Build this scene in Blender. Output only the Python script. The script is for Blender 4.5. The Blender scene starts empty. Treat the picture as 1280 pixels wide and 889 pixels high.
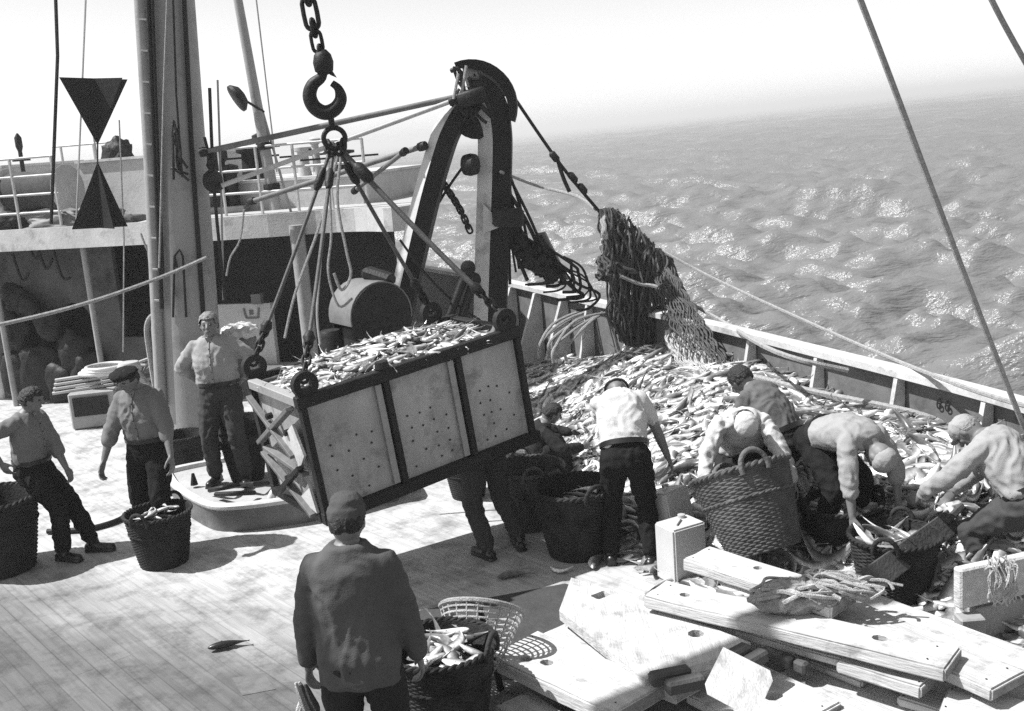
import bpy, bmesh, math, random
import numpy as np
from mathutils import Vector, Matrix, Euler, noise
R = math.radians
rnd = random.Random(11)
sc = bpy.context.scene
COL = sc.collection
V = Vector

# ---------------------------------------------------------------- camera
F = 1350.0                      # focal length in pixels of the 1280 wide photograph
PITCH, ROLL, HCAM = R(11.6), R(-4.5), 3.5
cam = bpy.data.objects.new('camera', bpy.data.cameras.new('camera'))
COL.objects.link(cam)
sc.camera = cam
cam.data.sensor_width = 36
cam.data.lens = 36 * F / 1280
cam.data.clip_start, cam.data.clip_end = 0.1, 30000
CM = (Matrix.Translation((0, 0, HCAM)) @ Matrix.Rotation(R(90) - PITCH, 4, 'X') @ Matrix.Rotation(ROLL, 4, 'Z'))
cam.matrix_world = CM

# ---------------------------------------------------------------- light
SUN_EL, SUN_AZ = R(55), R(-90)          # azimuth measured clockwise from +Y (the view direction)
sd = V((math.sin(SUN_AZ) * math.cos(SUN_EL), math.cos(SUN_AZ) * math.cos(SUN_EL), math.sin(SUN_EL)))
sun = bpy.data.objects.new('sun', bpy.data.lights.new('sun', 'SUN'))
COL.objects.link(sun)
sun.data.energy = 5.0
sun.data.angle = R(0.6)
sun.data.color = (1, 1, 1)               # black and white film
sun.rotation_euler = sd.to_track_quat('Z', 'Y').to_euler()
w = bpy.data.worlds.new('World'); sc.world = w; w.use_nodes = True
nt = w.node_tree; nt.nodes.clear()
sky = nt.nodes.new('ShaderNodeTexSky'); sky.sky_type = 'NISHITA'; sky.sun_disc = False
sky.sun_elevation = SUN_EL; sky.sun_rotation = SUN_AZ
sky.air_density = 1.0; sky.dust_density = 0.6; sky.ozone_density = 1.0
bw = nt.nodes.new('ShaderNodeRGBToBW')   # panchromatic film: the sky has no colour
bg = nt.nodes.new('ShaderNodeBackground'); bg.inputs['Strength'].default_value = 0.122
ow = nt.nodes.new('ShaderNodeOutputWorld')
nt.links.new(sky.outputs[0], bw.inputs[0]); nt.links.new(bw.outputs[0], bg.inputs[0]); nt.links.new(bg.outputs[0], ow.inputs[0])
sc.view_settings.view_transform = 'Standard'
sc.view_settings.look = 'None'
sc.view_settings.exposure = 0.70
sc.view_settings.gamma = 1.0
sc.view_settings.use_curve_mapping = False
sc.render.engine = 'CYCLES'
sc.cycles.sample_clamp_indirect = 3
sc.cycles.sample_clamp_direct = 8
sc.cycles.max_bounces = 6
sc.cycles.volume_bounces = 0
sc.cycles.diffuse_bounces = 3
sc.cycles.glossy_bounces = 3
sc.cycles.use_denoising = False            # the photograph is grainy film

# ---------------------------------------------------------------- surveying helpers (photo pixels -> places on the ship)
def P(px, py, d):
    return CM @ V(((px - 640) / F * d, -(py - 444.5) / F * d, -d))
def G(px, py, z=0.0):
    o = CM.translation; r = (P(px, py, 1.0) - o)
    return o + r * ((z - o.z) / r.z)
def H(px, py, q):
    """point at the ray of (px,py) that lies at the same distance ahead (y) as point q"""
    o = CM.translation; r = (P(px, py, 1.0) - o)
    return o + r * ((q.y - o.y) / r.y)

# ---------------------------------------------------------------- object helpers
def tag(o, label=None, cat=None, group=None, kind=None):
    if label: o['label'] = label
    if cat: o['category'] = cat
    if group: o['group'] = group
    if kind: o['kind'] = kind
    return o
def empty(name, loc=(0, 0, 0), rz=0.0, label=None, cat=None, group=None):
    o = bpy.data.objects.new(name, None); COL.objects.link(o)
    o.location = loc; o.rotation_euler = (0, 0, rz); o.empty_display_size = .1
    return tag(o, label, cat, group)
def copy_tree(o, parent=None):
    c = o.copy(); COL.objects.link(c)
    if parent: c.parent = parent
    for ch in o.children: copy_tree(ch, c)
    return c

class MB:
    def __init__(s): s.v = []; s.f = []; s.m = []; s.mi = 0
    def add(s, vs, fs):
        b = len(s.v); s.v += [tuple(x) for x in vs]
        s.f += [tuple(b + i for i in f) for f in fs]; s.m += [s.mi] * len(fs); return s
    def box(s, c, size, rot=None, bev=0.0):
        """bevelled box; rot = 3x3 / Euler tuple"""
        M = Matrix.Identity(3) if rot is None else (Euler(rot).to_matrix() if isinstance(rot, tuple) else rot)
        bm = bmesh.new(); bmesh.ops.create_cube(bm, size=1)
        for v in bm.verts: v.co = V((v.co.x * size[0], v.co.y * size[1], v.co.z * size[2]))
        if bev: bmesh.ops.bevel(bm, geom=bm.edges[:], offset=bev, segments=1, affect='EDGES')
        bm.verts.index_update()
        s.add([V(c) + M @ v.co for v in bm.verts], [[v.index for v in f.verts] for f in bm.faces]); bm.free(); return s
    def bar(s, p, q, w, h, up=(0, 0, 1), bev=0.0):
        """rectangular bar from p to q; w across, h along up"""
        p, q = V(p), V(q); y = (q - p).normalized(); x = y.cross(V(up)).normalized(); z = x.cross(y)
        M = Matrix((x, y, z)).transposed()
        return s.box((p + q) / 2, (w, (q - p).length, h), M, bev)
    def rings(s, rs, closed=False, caps=True):
        n = len(rs[0]); b = []; fs = []
        vs = [p for r in rs for p in r]
        k = len(rs); kk = k if closed else k - 1
        for i in range(kk):
            a, c = i * n, ((i + 1) % k) * n
            for j in range(n): fs.append((a + j, a + (j + 1) % n, c + (j + 1) % n, c + j))
        if caps and not closed:
            fs.append(tuple(range(n))[::-1]); fs.append(tuple(range((k - 1) * n, k * n)))
        return s.add(vs, fs)
    def tube(s, pts, r, n=8, closed=False, caps=True):
        pts = [V(p) for p in pts]; k = len(pts); rs = []
        rr = r if isinstance(r, (list, tuple)) else [r] * k
        t0 = (pts[1] - pts[0]).normalized()
        a = t0.orthogonal().normalized()
        for i in range(k):
            if closed: t = pts[(i + 1) % k] - pts[i - 1]
            else: t = pts[min(i + 1, k - 1)] - pts[max(i - 1, 0)]
            t.normalize(); a = (a - t * a.dot(t)).normalized(); b = t.cross(a)
            rs.append([pts[i] + (a * math.cos(2 * math.pi * j / n) + b * math.sin(2 * math.pi * j / n)) * rr[i] for j in range(n)])
        return s.rings(rs, closed, caps)
    def lathe(s, prof, c=(0, 0, 0), n=24, M=None, caps=True):
        M = M or Matrix.Identity(3)
        rs = [[V(c) + M @ V((r * math.cos(2 * math.pi * j / n), r * math.sin(2 * math.pi * j / n), z)) for j in range(n)] for r, z in prof]
        return s.rings(rs, False, caps)
    def prism(s, poly, dvec):
        n = len(poly); d = V(dvec); poly = [V(p) for p in poly]
        return s.add(poly + [p + d for p in poly], [tuple(range(n))[::-1], tuple(range(n, 2 * n))] + [(i, (i + 1) % n, n + (i + 1) % n, n + i) for i in range(n)])
    def build(s, name, mats, parent=None, smooth=False, fix=True):
        me = bpy.data.meshes.new(name); me.from_pydata(s.v, [], s.f)
        if not isinstance(mats, (list, tuple)): mats = [mats]
        for m in mats: me.materials.append(m)
        me.polygons.foreach_set('material_index', s.m)
        if fix:
            bm = bmesh.new(); bm.from_mesh(me); bmesh.ops.recalc_face_normals(bm, faces=bm.faces[:]); bm.to_mesh(me); bm.free()
        if smooth:
            me.shade_smooth()
            try: me.set_sharp_from_angle(angle=R(smooth if smooth is not True else 50))
            except Exception: pass
        me.update()
        o = bpy.data.objects.new(name, me); COL.objects.link(o)
        if parent: o.parent = parent
        return o

def align(z, x=None):
    z = V(z).normalized(); x = V(x) if x else z.orthogonal()
    x = (x - z * x.dot(z)).normalized(); y = z.cross(x)
    return Matrix((x, y, z)).transposed()
def sagline(p, q, sag=0.0, n=14):
    p, q = V(p), V(q)
    return [p.lerp(q, i / n) - V((0, 0, 1)) * sag * 4 * (i / n) * (1 - i / n) for i in range(n + 1)]
def spline(pts, n=6):
    pts = [V(p) for p in pts]; out = []
    for i in range(len(pts) - 1):
        a, b, c, d = pts[max(i - 1, 0)], pts[i], pts[i + 1], pts[min(i + 2, len(pts) - 1)]
        for j in range(n):
            t = j / n
            out.append(.5 * ((2 * b) + (c - a) * t + (2 * a - 5 * b + 4 * c - d) * t * t + (3 * b - a - 3 * c + d) * t ** 3))
    out.append(pts[-1]); return out

# ---------------------------------------------------------------- materials (all grey: the photograph is on black and white film)
def mat(name, base, rough=.7, var=.25, scale=4.0, bump=.0, bscale=30.0, metal=0.0, spec=.5, stain=0.0, stscale=1.5, stretch=(1, 1, 1), rand=0.0):
    m = bpy.data.materials.new(name); m.use_nodes = True
    nt = m.node_tree; L = nt.links.new; N = nt.nodes.new
    b = nt.nodes['Principled BSDF']; b.inputs['Roughness'].default_value = rough; b.inputs['Metallic'].default_value = metal
    b.inputs['Specular IOR Level'].default_value = spec
    tc = N('ShaderNodeTexCoord'); mp = N('ShaderNodeMapping'); mp.inputs['Scale'].default_value = stretch
    L(tc.outputs['Object'], mp.inputs[0])
    n1 = N('ShaderNodeTexNoise'); n1.inputs['Scale'].default_value = scale; n1.inputs['Detail'].default_value = 6; n1.inputs['Roughness'].default_value = .65
    L(mp.outputs[0], n1.inputs[0])
    mr = N('ShaderNodeMapRange'); mr.inputs[1].default_value = .3; mr.inputs[2].default_value = .7
    mr.inputs[3].default_value = base * (1 - var); mr.inputs[4].default_value = base * (1 + var)
    L(n1.outputs[0], mr.inputs[0]); out = mr.outputs[0]
    if stain:
        n2 = N('ShaderNodeTexNoise'); n2.inputs['Scale'].default_value = stscale; n2.inputs['Detail'].default_value = 8; n2.inputs['Roughness'].default_value = .7
        L(tc.outputs['Object'], n2.inputs[0])
        r2 = N('ShaderNodeMapRange'); r2.inputs[1].default_value = .52; r2.inputs[2].default_value = .66; r2.inputs[3].default_value = 1; r2.inputs[4].default_value = 1 - stain
        L(n2.outputs[0], r2.inputs[0]); mu = N('ShaderNodeMath'); mu.operation = 'MULTIPLY'; L(out, mu.inputs[0]); L(r2.outputs[0], mu.inputs[1]); out = mu.outputs[0]
    if rand:
        oi = N('ShaderNodeObjectInfo'); r3 = N('ShaderNodeMapRange'); r3.inputs[3].default_value = 1 - rand; r3.inputs[4].default_value = 1 + rand
        L(oi.outputs['Random'], r3.inputs[0]); mu = N('ShaderNodeMath'); mu.operation = 'MULTIPLY'; L(out, mu.inputs[0]); L(r3.outputs[0], mu.inputs[1]); out = mu.outputs[0]
    L(out, b.inputs['Base Color'])
    if bump:
        n3 = N('ShaderNodeTexNoise'); n3.inputs['Scale'].default_value = bscale; n3.inputs['Detail'].default_value = 5
        L(mp.outputs[0], n3.inputs[0]); bp = N('ShaderNodeBump'); bp.inputs['Strength'].default_value = bump; bp.inputs['Distance'].default_value = .02
        L(n3.outputs[0], bp.inputs['Height']); L(bp.outputs[0], b.inputs['Normal'])
    return m

M = {}
M['white'] = mat('white_paint', .5, .5, .15, 3, .15, 25, stain=.35, stscale=4)
M['grey'] = mat('grey_paint', .28, .5, .2, 3, .15, 25, stain=.35, stscale=3)
M['lgrey'] = mat('light_grey_paint', .42, .5, .2, 3, .15, 25, stain=.3, stscale=3)
M['mgrey'] = mat('weathered_grey_paint', .13, .6, .3, 3, .2, 25, stain=.4, stscale=2)
M['black'] = mat('black_paint', .012, .6, .4, 5, .2, 30, spec=.2)
M['iron'] = mat('dark_iron', .013, .55, .5, 8, .3, 40, spec=.25)
M['cable'] = mat('steel_cable', .06, .5, .4, 20, .4, 200)
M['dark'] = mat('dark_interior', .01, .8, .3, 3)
M['rope'] = mat('hemp_rope', .32, .9, .3, 30, .8, 160)
M['drope'] = mat('tarred_rope', .05, .9, .4, 20, .6, 120)
M['net'] = mat('net_twine', .085, .95, .5, 12, .8, 150)
M['lnet'] = mat('pale_net_twine', .4, .95, .4, 12, .8, 150)
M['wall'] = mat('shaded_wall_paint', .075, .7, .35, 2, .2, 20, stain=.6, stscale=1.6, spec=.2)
M['wick'] = mat('tarred_wicker', .018, .8, .7, 9, .5, 60, rand=.3, spec=.3)
M['wick2'] = mat('brown_wicker', .085, .75, .5, 9, .5, 60, rand=.2)
M['steelp'] = mat('crate_sheet_steel', .33, .6, .22, 5, .25, 50, stain=.5, stscale=3.5, stretch=(1, 1, .4))
M['plank'] = mat('bleached_plank', .44, .85, .22, 2.6, .4, 12, stain=.45, stscale=4.0, stretch=(7, .8, 7), rand=.08)
M['plankend'] = mat('plank_end_grain', .2, .9, .35, 30, .4, 60)
M['block'] = mat('dark_wood_block', .06, .8, .3, 9, .4, 40)
M['skin'] = mat('skin', .15, .55, .12, 9)
M['hair'] = mat('dark_hair', .012, .6, .5, 30, .8, 90)
M['ghair'] = mat('light_hair', .2, .6, .3, 30, .8, 90)
M['eye'] = mat('eye_shadow', .02, .4)
M['boot'] = mat('rubber_boot', .012, .35, .3, 8)
M['plastic'] = mat('plastic_can', .5, .45, .1, 3, .05, 10)
M['heap'] = mat('heap_shadow', .08, .7, .5, 10, .6, 20)
def cloth(name, base, var=.2):
    return mat(name, base, .92, var * .6, 3, .25, 160, spec=.15)
# ---------------------------------------------------------------- sea
def make_sea():
    rng = np.random.default_rng(5)
    nr, na = 1250, 720
    rad = np.concatenate([[4.0], 8 * (4200 / 8) ** (np.linspace(0, 1, nr - 1) ** 1.05)])
    ang = np.linspace(R(-60), R(60), na)
    rr, aa = np.meshgrid(rad, ang, indexing='ij')
    x, y = rr * np.sin(aa), rr * np.cos(aa)
    z = np.zeros_like(x); cell = np.maximum(np.gradient(rad)[:, None] * np.ones_like(aa), rr * (ang[1] - ang[0]))
    wd = R(200)                                   # wind direction
    for i in range(140):
        lam = 0.6 * (22 / .6) ** rng.random(); k = 2 * math.pi / lam
        th = wd + rng.normal(0, .2 + .22 * (lam < 3)); kx, ky = k * math.sin(th), k * math.cos(th)
        a = 0.021 * lam ** .68 * (.4 + rng.random())
        if lam > 16: a *= .55
        if lam > 9: a *= .75
        fade = np.clip(lam / cell / 3 - .6, 0, 1)
        ph = kx * x + ky * y + rng.random() * 6.28
        z += fade * a * (np.exp(np.sin(ph + .5 * np.sin(ph * .13 + i)) * 1.1) - 1.33)
    me = bpy.data.meshes.new('sea'); n = nr * na
    co = np.stack([x, y, z], -1).reshape(-1, 3)
    me.vertices.add(n); me.vertices.foreach_set('co', co.ravel())
    i, j = np.meshgrid(np.arange(nr - 1), np.arange(na - 1), indexing='ij')
    q = np.stack([i * na + j, i * na + j + 1, (i + 1) * na + j + 1, (i + 1) * na + j], -1).reshape(-1, 4)[:, ::-1]
    me.loops.add(q.size); me.loops.foreach_set('vertex_index', q.ravel().astype(np.int32))
    me.polygons.add(len(q)); me.polygons.foreach_set('loop_start', np.arange(0, q.size, 4, dtype=np.int32)); me.polygons.foreach_set('loop_total', np.full(len(q), 4, dtype=np.int32))
    me.update(); me.validate(); me.shade_smooth()
    m = bpy.data.materials.new('sea_water'); m.use_nodes = True; nt = m.node_tree; L = nt.links.new; N = nt.nodes.new
    b = nt.nodes['Principled BSDF']; b.inputs['Base Color'].default_value = (.15, .15, .15, 1); b.inputs['Roughness'].default_value = .25; b.inputs['IOR'].default_value = 1.33
    tc = N('ShaderNodeTexCoord'); mp = N('ShaderNodeMapping'); mp.inputs['Rotation'].default_value = (0, 0, R(20)); mp.inputs['Scale'].default_value = (.28, 1, 1)
    L(tc.outputs['Object'], mp.inputs[0]); h = None
    for s, wgt in ((.8, .9), (2.4, .3), (5.5, .07)):
        n1 = N('ShaderNodeTexNoise'); n1.inputs['Scale'].default_value = s; n1.inputs['Detail'].default_value = 5; n1.inputs['Roughness'].default_value = .6
        L(mp.outputs[0], n1.inputs[0]); mu = N('ShaderNodeMath'); mu.operation = 'MULTIPLY'; mu.inputs[1].default_value = wgt; L(n1.outputs[0], mu.inputs[0])
        if h: ad = N('ShaderNodeMath'); L(h, ad.inputs[0]); L(mu.outputs[0], ad.inputs[1]); h = ad.outputs[0]
        else: h = mu.outputs[0]
    bp = N('ShaderNodeBump'); bp.inputs['Strength'].default_value = 1; bp.inputs['Distance'].default_value = .35; L(h, bp.inputs['Height']); L(bp.outputs[0], b.inputs['Normal'])
    me.materials.append(m)
    o = bpy.data.objects.new('sea', me); COL.objects.link(o); tag(o, kind='structure')
    o.location = (0, 0, -3.2); o.rotation_euler = (0, R(-1.3), 0)     # the ship is rolling a little
make_sea()
# sea haze: the water fades into the white sky
hz = bpy.data.materials.new('sea_haze'); hz.use_nodes = True; hz.node_tree.nodes.clear()
pv = hz.node_tree.nodes.new('ShaderNodeVolumePrincipled'); pv.inputs['Color'].default_value = (.95, .95, .95, 1); pv.inputs['Density'].default_value = .0014; pv.inputs['Anisotropy'].default_value = .2
mo = hz.node_tree.nodes.new('ShaderNodeOutputMaterial'); hz.node_tree.links.new(pv.outputs[0], mo.inputs['Volume'])
hb = MB().box((0, 0, 4), (8800, 8800, 18)).build('haze', hz); hb.location = (0, 0, -3.2); hb.rotation_euler = (0, R(-1.3), 0); tag(hb, 'thin white sea haze over the water', None, None, 'stuff')

# ---------------------------------------------------------------- ship axis and bulwark line
AX = V((math.sin(R(-39.8)), math.cos(R(-39.8)), 0))      # run of the deck planks
BH = 1.1
rail_px = [(1700, 640), (1430, 556), (1280, 506), (1130, 466), (1029, 441), (900, 409), (820, 392), (740, 377), (620, 350), (560, 340)]
BUL = [G(x, y, BH) for x, y in rail_px]
BUL = [V((p.x, p.y, 0)) for p in BUL]
d0 = (BUL[0] - BUL[1]).normalized(); BUL.insert(0, BUL[0] + d0 * 5)
BUL.append(BUL[-1] + (BUL[-1] - BUL[-2]).normalized() * 3)

# deck sheet: inside the bulwark
def deck():
    poly = [V((p.x + .02, p.y, 0)) for p in BUL] + [V((-4, 26, 0)), V((-16, 24, 0)), V((-16, -4, 0)), V((BUL[0].x, -4, 0))]
    mb = MB(); mb.prism([(p.x, p.y, 0) for p in poly], (0, 0, -.25))
    m = bpy.data.materials.new('deck_planking'); m.use_nodes = True; nt = m.node_tree; L = nt.links.new; N = nt.nodes.new
    b = nt.nodes['Principled BSDF']; b.inputs['Roughness'].default_value = .62; b.inputs['Specular IOR Level'].default_value = .4
    tc = N('ShaderNodeTexCoord')
    mp = N('ShaderNodeMapping'); mp.inputs['Rotation'].default_value = (0, 0, R(-90 - 39.8)); L(tc.outputs['Object'], mp.inputs[0])
    br = N('ShaderNodeTexBrick'); br.inputs['Scale'].default_value = 1; br.inputs['Brick Width'].default_value = 5; br.inputs['Row Height'].default_value = .135
    br.inputs['Mortar Size'].default_value = .0055; br.inputs['Mortar Smooth'].default_value = .3; br.inputs['Color1'].default_value = (.78, .78, .78, 1); br.inputs['Color2'].default_value = (1.05, 1.05, 1.05, 1); br.inputs['Mortar'].default_value = (.62, .62, .62, 1)
    L(mp.outputs[0], br.inputs[0])
    gm = N('ShaderNodeMapping'); gm.inputs['Scale'].default_value = (.5, 9, 1); L(mp.outputs[0], gm.inputs[0])
    g = N('ShaderNodeTexNoise'); g.inputs['Scale'].default_value = 2.5; g.inputs['Detail'].default_value = 8; g.inputs['Roughness'].default_value = .7; L(gm.outputs[0], g.inputs[0])
    gr = N('ShaderNodeMapRange'); gr.inputs[1].default_value = .3; gr.inputs[2].default_value = .7; gr.inputs[3].default_value = .72; gr.inputs[4].default_value = 1.22; L(g.outputs[0], gr.inputs[0])
    # worn and salted areas: fish slime and scales dried white along the working side, bare grey planks near the hatch
    n2 = N('ShaderNodeTexNoise'); n2.inputs['Scale'].default_value = .9; n2.inputs['Detail'].default_value = 7; n2.inputs['Roughness'].default_value = .6; L(tc.outputs['Object'], n2.inputs[0])
    sp = N('ShaderNodeSeparateXYZ'); L(tc.outputs['Object'], sp.inputs[0])
    ma = N('ShaderNodeMath'); ma.operation = 'MULTIPLY_ADD'; ma.inputs[1].default_value = .55; L(sp.outputs['X'], ma.inputs[0]); L(sp.outputs['Y'], ma.inputs[2])
    mc = N('ShaderNodeMath'); mc.operation = 'MULTIPLY_ADD'; mc.inputs[1].default_value = 1.8; L(n2.outputs[0], mc.inputs[0]); L(ma.outputs[0], mc.inputs[2])
    salt = N('ShaderNodeMapRange'); salt.inputs[1].default_value = 6.5; salt.inputs[2].default_value = 8.1; L(mc.outputs[0], salt.inputs[0])
    mx = N('ShaderNodeMix'); mx.data_type = 'RGBA'; mx.inputs[6].default_value = (.135, .135, .135, 1); mx.inputs[7].default_value = (.43, .43, .43, 1); L(salt.outputs[0], mx.inputs[0])
    n4 = N('ShaderNodeTexNoise'); n4.inputs['Scale'].default_value = 3.2; n4.inputs['Detail'].default_value = 10; n4.inputs['Roughness'].default_value = .72; L(tc.outputs['Object'], n4.inputs[0])
    st = N('ShaderNodeMapRange'); st.inputs[1].default_value = .47; st.inputs[2].default_value = .66; st.inputs[3].default_value = 1.06; st.inputs[4].default_value = .5; L(n4.outputs[0], st.inputs[0])
    def mul(a, c):
        q = N('ShaderNodeMix'); q.data_type = 'RGBA'; q.blend_type = 'MULTIPLY'; q.inputs[0].default_value = 1; L(a, q.inputs[6]); L(c, q.inputs[7]); return q.outputs[2]
    # the planks show less where the slime has dried over them
    fl = N('ShaderNodeMix'); fl.data_type = 'RGBA'; fl.inputs[7].default_value = (1, 1, 1, 1); L(br.outputs[0], fl.inputs[6])
    fs = N('ShaderNodeMath'); fs.operation = 'MULTIPLY'; fs.inputs[1].default_value = .9; L(salt.outputs[0], fs.inputs[0]); L(fs.outputs[0], fl.inputs[0])
    c = mul(mul(mul(mx.outputs[2], fl.outputs[2]), gr.outputs[0]), st.outputs[0])
    L(c, b.inputs['Base Color'])
    bp = N('ShaderNodeBump'); bp.inputs['Strength'].default_value = .35; bp.inputs['Distance'].default_value = .01; L(c, bp.inputs['Height']); L(bp.outputs[0], b.inputs['Normal'])
    rr = N('ShaderNodeMapRange'); rr.inputs[3].default_value = .35; rr.inputs[4].default_value = .8; L(n4.outputs[0], rr.inputs[0]); L(rr.outputs[0], b.inputs['Roughness'])
    tag(mb.build('deck', m), kind='structure')
deck()
# hull side below the deck edge
mb = MB()
for a, b_ in zip(BUL[:-1], BUL[1:]):
    mb.prism([a + V((.04, .02, -.26)), b_ + V((.04, .02, -.26)), b_ + V((.04, .02, -6)), a + V((.04, .02, -6))], (.08, .03, 0))
tag(mb.build('hull', M['black']), kind='structure')

# ---------------------------------------------------------------- bulwark
bul = empty('bulwark', BUL[5], 0, 'steel bulwark with a pale capping rail along the sea side of the deck', 'bulwark')
def rel(o, p): return V(p) - o.location
mbp, mbr = MB(), MB()
def offs(pts, d):
    out = []
    for i, p in enumerate(pts):
        t = (pts[min(i + 1, len(pts) - 1)] - pts[max(i - 1, 0)]).normalized(); out.append(p + V((t.y, -t.x, 0)) * d)
    return out
ins = offs(BUL, -.012)
if (ins[5] - BUL[5]).x > 0: SGN = -1
else: SGN = 1
dense = spline(BUL, 8)
outp = offs(dense, .02 * SGN)
rs = []
for p, q in zip(dense, outp):
    rs.append([rel(bul, V((p.x, p.y, 0))), rel(bul, V((p.x, p.y, BH - .03))), rel(bul, V((q.x, q.y, BH - .03))), rel(bul, V((q.x, q.y, 0)))])
mbp.rings(rs); mbp.build('plating', M['mgrey'], bul)
a1, a2 = offs(dense, -.10 * SGN), offs(dense, .09 * SGN); rs = []
for p, q in zip(a1, a2):
    rs.append([rel(bul, V((p.x, p.y, BH - .03))), rel(bul, V((p.x, p.y, BH + .035))), rel(bul, V((p.x, p.y, BH + .035)).lerp(V((q.x, q.y, BH + .035)), .5) + V((0, 0, .02))), rel(bul, V((q.x, q.y, BH + .035))), rel(bul, V((q.x, q.y, BH - .03)))])
mbr.rings(rs); mbr.build('rail', M['white'], bul, smooth=40)
def bul_at(px):      # the point of the bulwark line seen at picture column px (on the rail)
    best = min(range(len(dense) - 1), key=lambda i: abs(scr(V((dense[i].x, dense[i].y, BH)))[0] - px)); return dense[best], (dense[best + 1] - dense[best]).normalized()
CI = CM.inverted()
def scr(p):
    q = CI @ V(p); return (640 + F * q.x / -q.z, 444.5 - F * q.y / -q.z)
for px in (1480, 1360, 1246, 1130, 1028, 938, 862, 795, 735):
    p, t = bul_at(px); nin = V((-t.y, t.x, 0)) * 1
    if nin.x > 0: nin = -nin
    m_ = MB(); m_.prism([rel(bul, p + nin * .015 + t * .02), rel(bul, p + nin * .32 + t * .02), rel(bul, p + nin * .10 + t * .02 + V((0, 0, BH - .04))), rel(bul, p + nin * .015 + t * .02 + V((0, 0, BH - .04)))], -t * .05)
    m_.build('stanchion', M['white'], bul)
for px in (622, 652, 682, 712):
    p, t = bul_at(px); nin = V((-t.y, t.x, 0))
    if nin.x > 0: nin = -nin
    m_ = MB(); m_.prism([rel(bul, p + nin * .015 + t * .03), rel(bul, p + nin * .5 + t * .03), rel(bul, p + nin * .12 + t * .03 + V((0, 0, BH - .04))), rel(bul, p + nin * .015 + t * .03 + V((0, 0, BH - .04)))], -t * .07)
    m_.build('stanchion', M['white'], bul)
def text_mesh(s, size, origin, xdir, zdir, m, name, parent, ext=.003):
    cu = bpy.data.curves.new(name, 'FONT'); cu.body = s; cu.size = size; cu.extrude = ext; cu.align_x = 'CENTER'; cu.space_character = 1.3; cu.space_word = 1
    t = bpy.data.objects.new(name, cu); COL.objects.link(t); dg = bpy.context.evaluated_depsgraph_get()
    me = bpy.data.meshes.new_from_object(t.evaluated_get(dg)); bpy.data.objects.remove(t)
    xd = V(xdir).normalized(); zd = V(zdir); zd = (zd - xd * zd.dot(xd)).normalized(); nd = xd.cross(zd)
    Mx = Matrix((xd, zd, nd)).transposed().to_4x4(); Mx.translation = V(origin)
    me.transform(Mx); me.materials.clear(); me.materials.append(m)
    o = bpy.data.objects.new(name, me); COL.objects.link(o)
    if parent: o.parent = parent
    return o
p, t = bul_at(1186); nin = V((-t.y, t.x, 0)); nin = -nin if nin.x > 0 else nin
xd = t if t.x > 0 else -t
text_mesh('66', .155, rel(bul, p + nin * .02 + V((0, 0, .86))), xd, (0, 0, 1), M['black'], 'number', bul, .0015)

# ---------------------------------------------------------------- after superstructure (poop) at the back left
ZP = 2.64
pa, pb = G(-420, 316, ZP), G(490, 264, ZP)
pm = G(200, 281, ZP)
tow = (pb - pa).normalized(); back = V((-tow.y, tow.x, 0))
bk2 = V((-.42, .9, 0)).normalized()
poop = empty('aft_superstructure', (pm.x, pm.y, 0), 0, 'white edged raised poop with a dark shaded walkway under its overhanging deck', 'ship superstructure')
curve = spline([pa, pm, G(420, 266, ZP), pb, pb + V((.3, .5, 0)), pb + V((.35, 1.5, 0)), pb + V((-.2, 6, 0))], 5)
backpts = [pb + V((-3, 9, 0)), pa + V((0, 8, 0))]
poly = [rel(poop, V((p.x, p.y, ZP))) for p in curve + backpts]
MB().prism(poly, (0, 0, -.1)).build('deck_slab', M['lgrey'], poop)
rs = []
co = offs(curve, .03 if back.y > 0 else -.03)
for p in co: rs.append([rel(poop, V((p.x, p.y, ZP + .05))), rel(poop, V((p.x, p.y + .05, ZP + .05))), rel(poop, V((p.x, p.y + .05, ZP - .26))), rel(poop, V((p.x, p.y, ZP - .26)))])
MB().rings(rs).build('edge_band', M['white'], poop)
# recessed wall under the overhang, with its dark openings
def wp(px, z, dist):   # a point on the wall plane 'dist' behind the overhang edge, at picture column px
    base = pa + back * dist; o = CM.translation
    r = P(px, 400, 1) - o; n = back
    k = (base - o).dot(n) / r.dot(n); q = o + r * k; return V((q.x, q.y, z))
w0, w1 = wp(-300, 0, 1.3), wp(500, 0, 1.3)
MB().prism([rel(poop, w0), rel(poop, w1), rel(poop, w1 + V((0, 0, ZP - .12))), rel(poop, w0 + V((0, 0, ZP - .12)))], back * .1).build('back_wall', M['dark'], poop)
def panel(x0, x1, z0, z1, dist, m, name='wall_panel', th=.08):
    a, b_ = wp(x0, z0, dist), wp(x1, z0, dist)
    return MB().prism([rel(poop, a), rel(poop, b_), rel(poop, V((b_.x, b_.y, z1))), rel(poop, V((a.x, a.y, z1)))], back * th).build(name, m, poop)
ZT = ZP - .12
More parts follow.
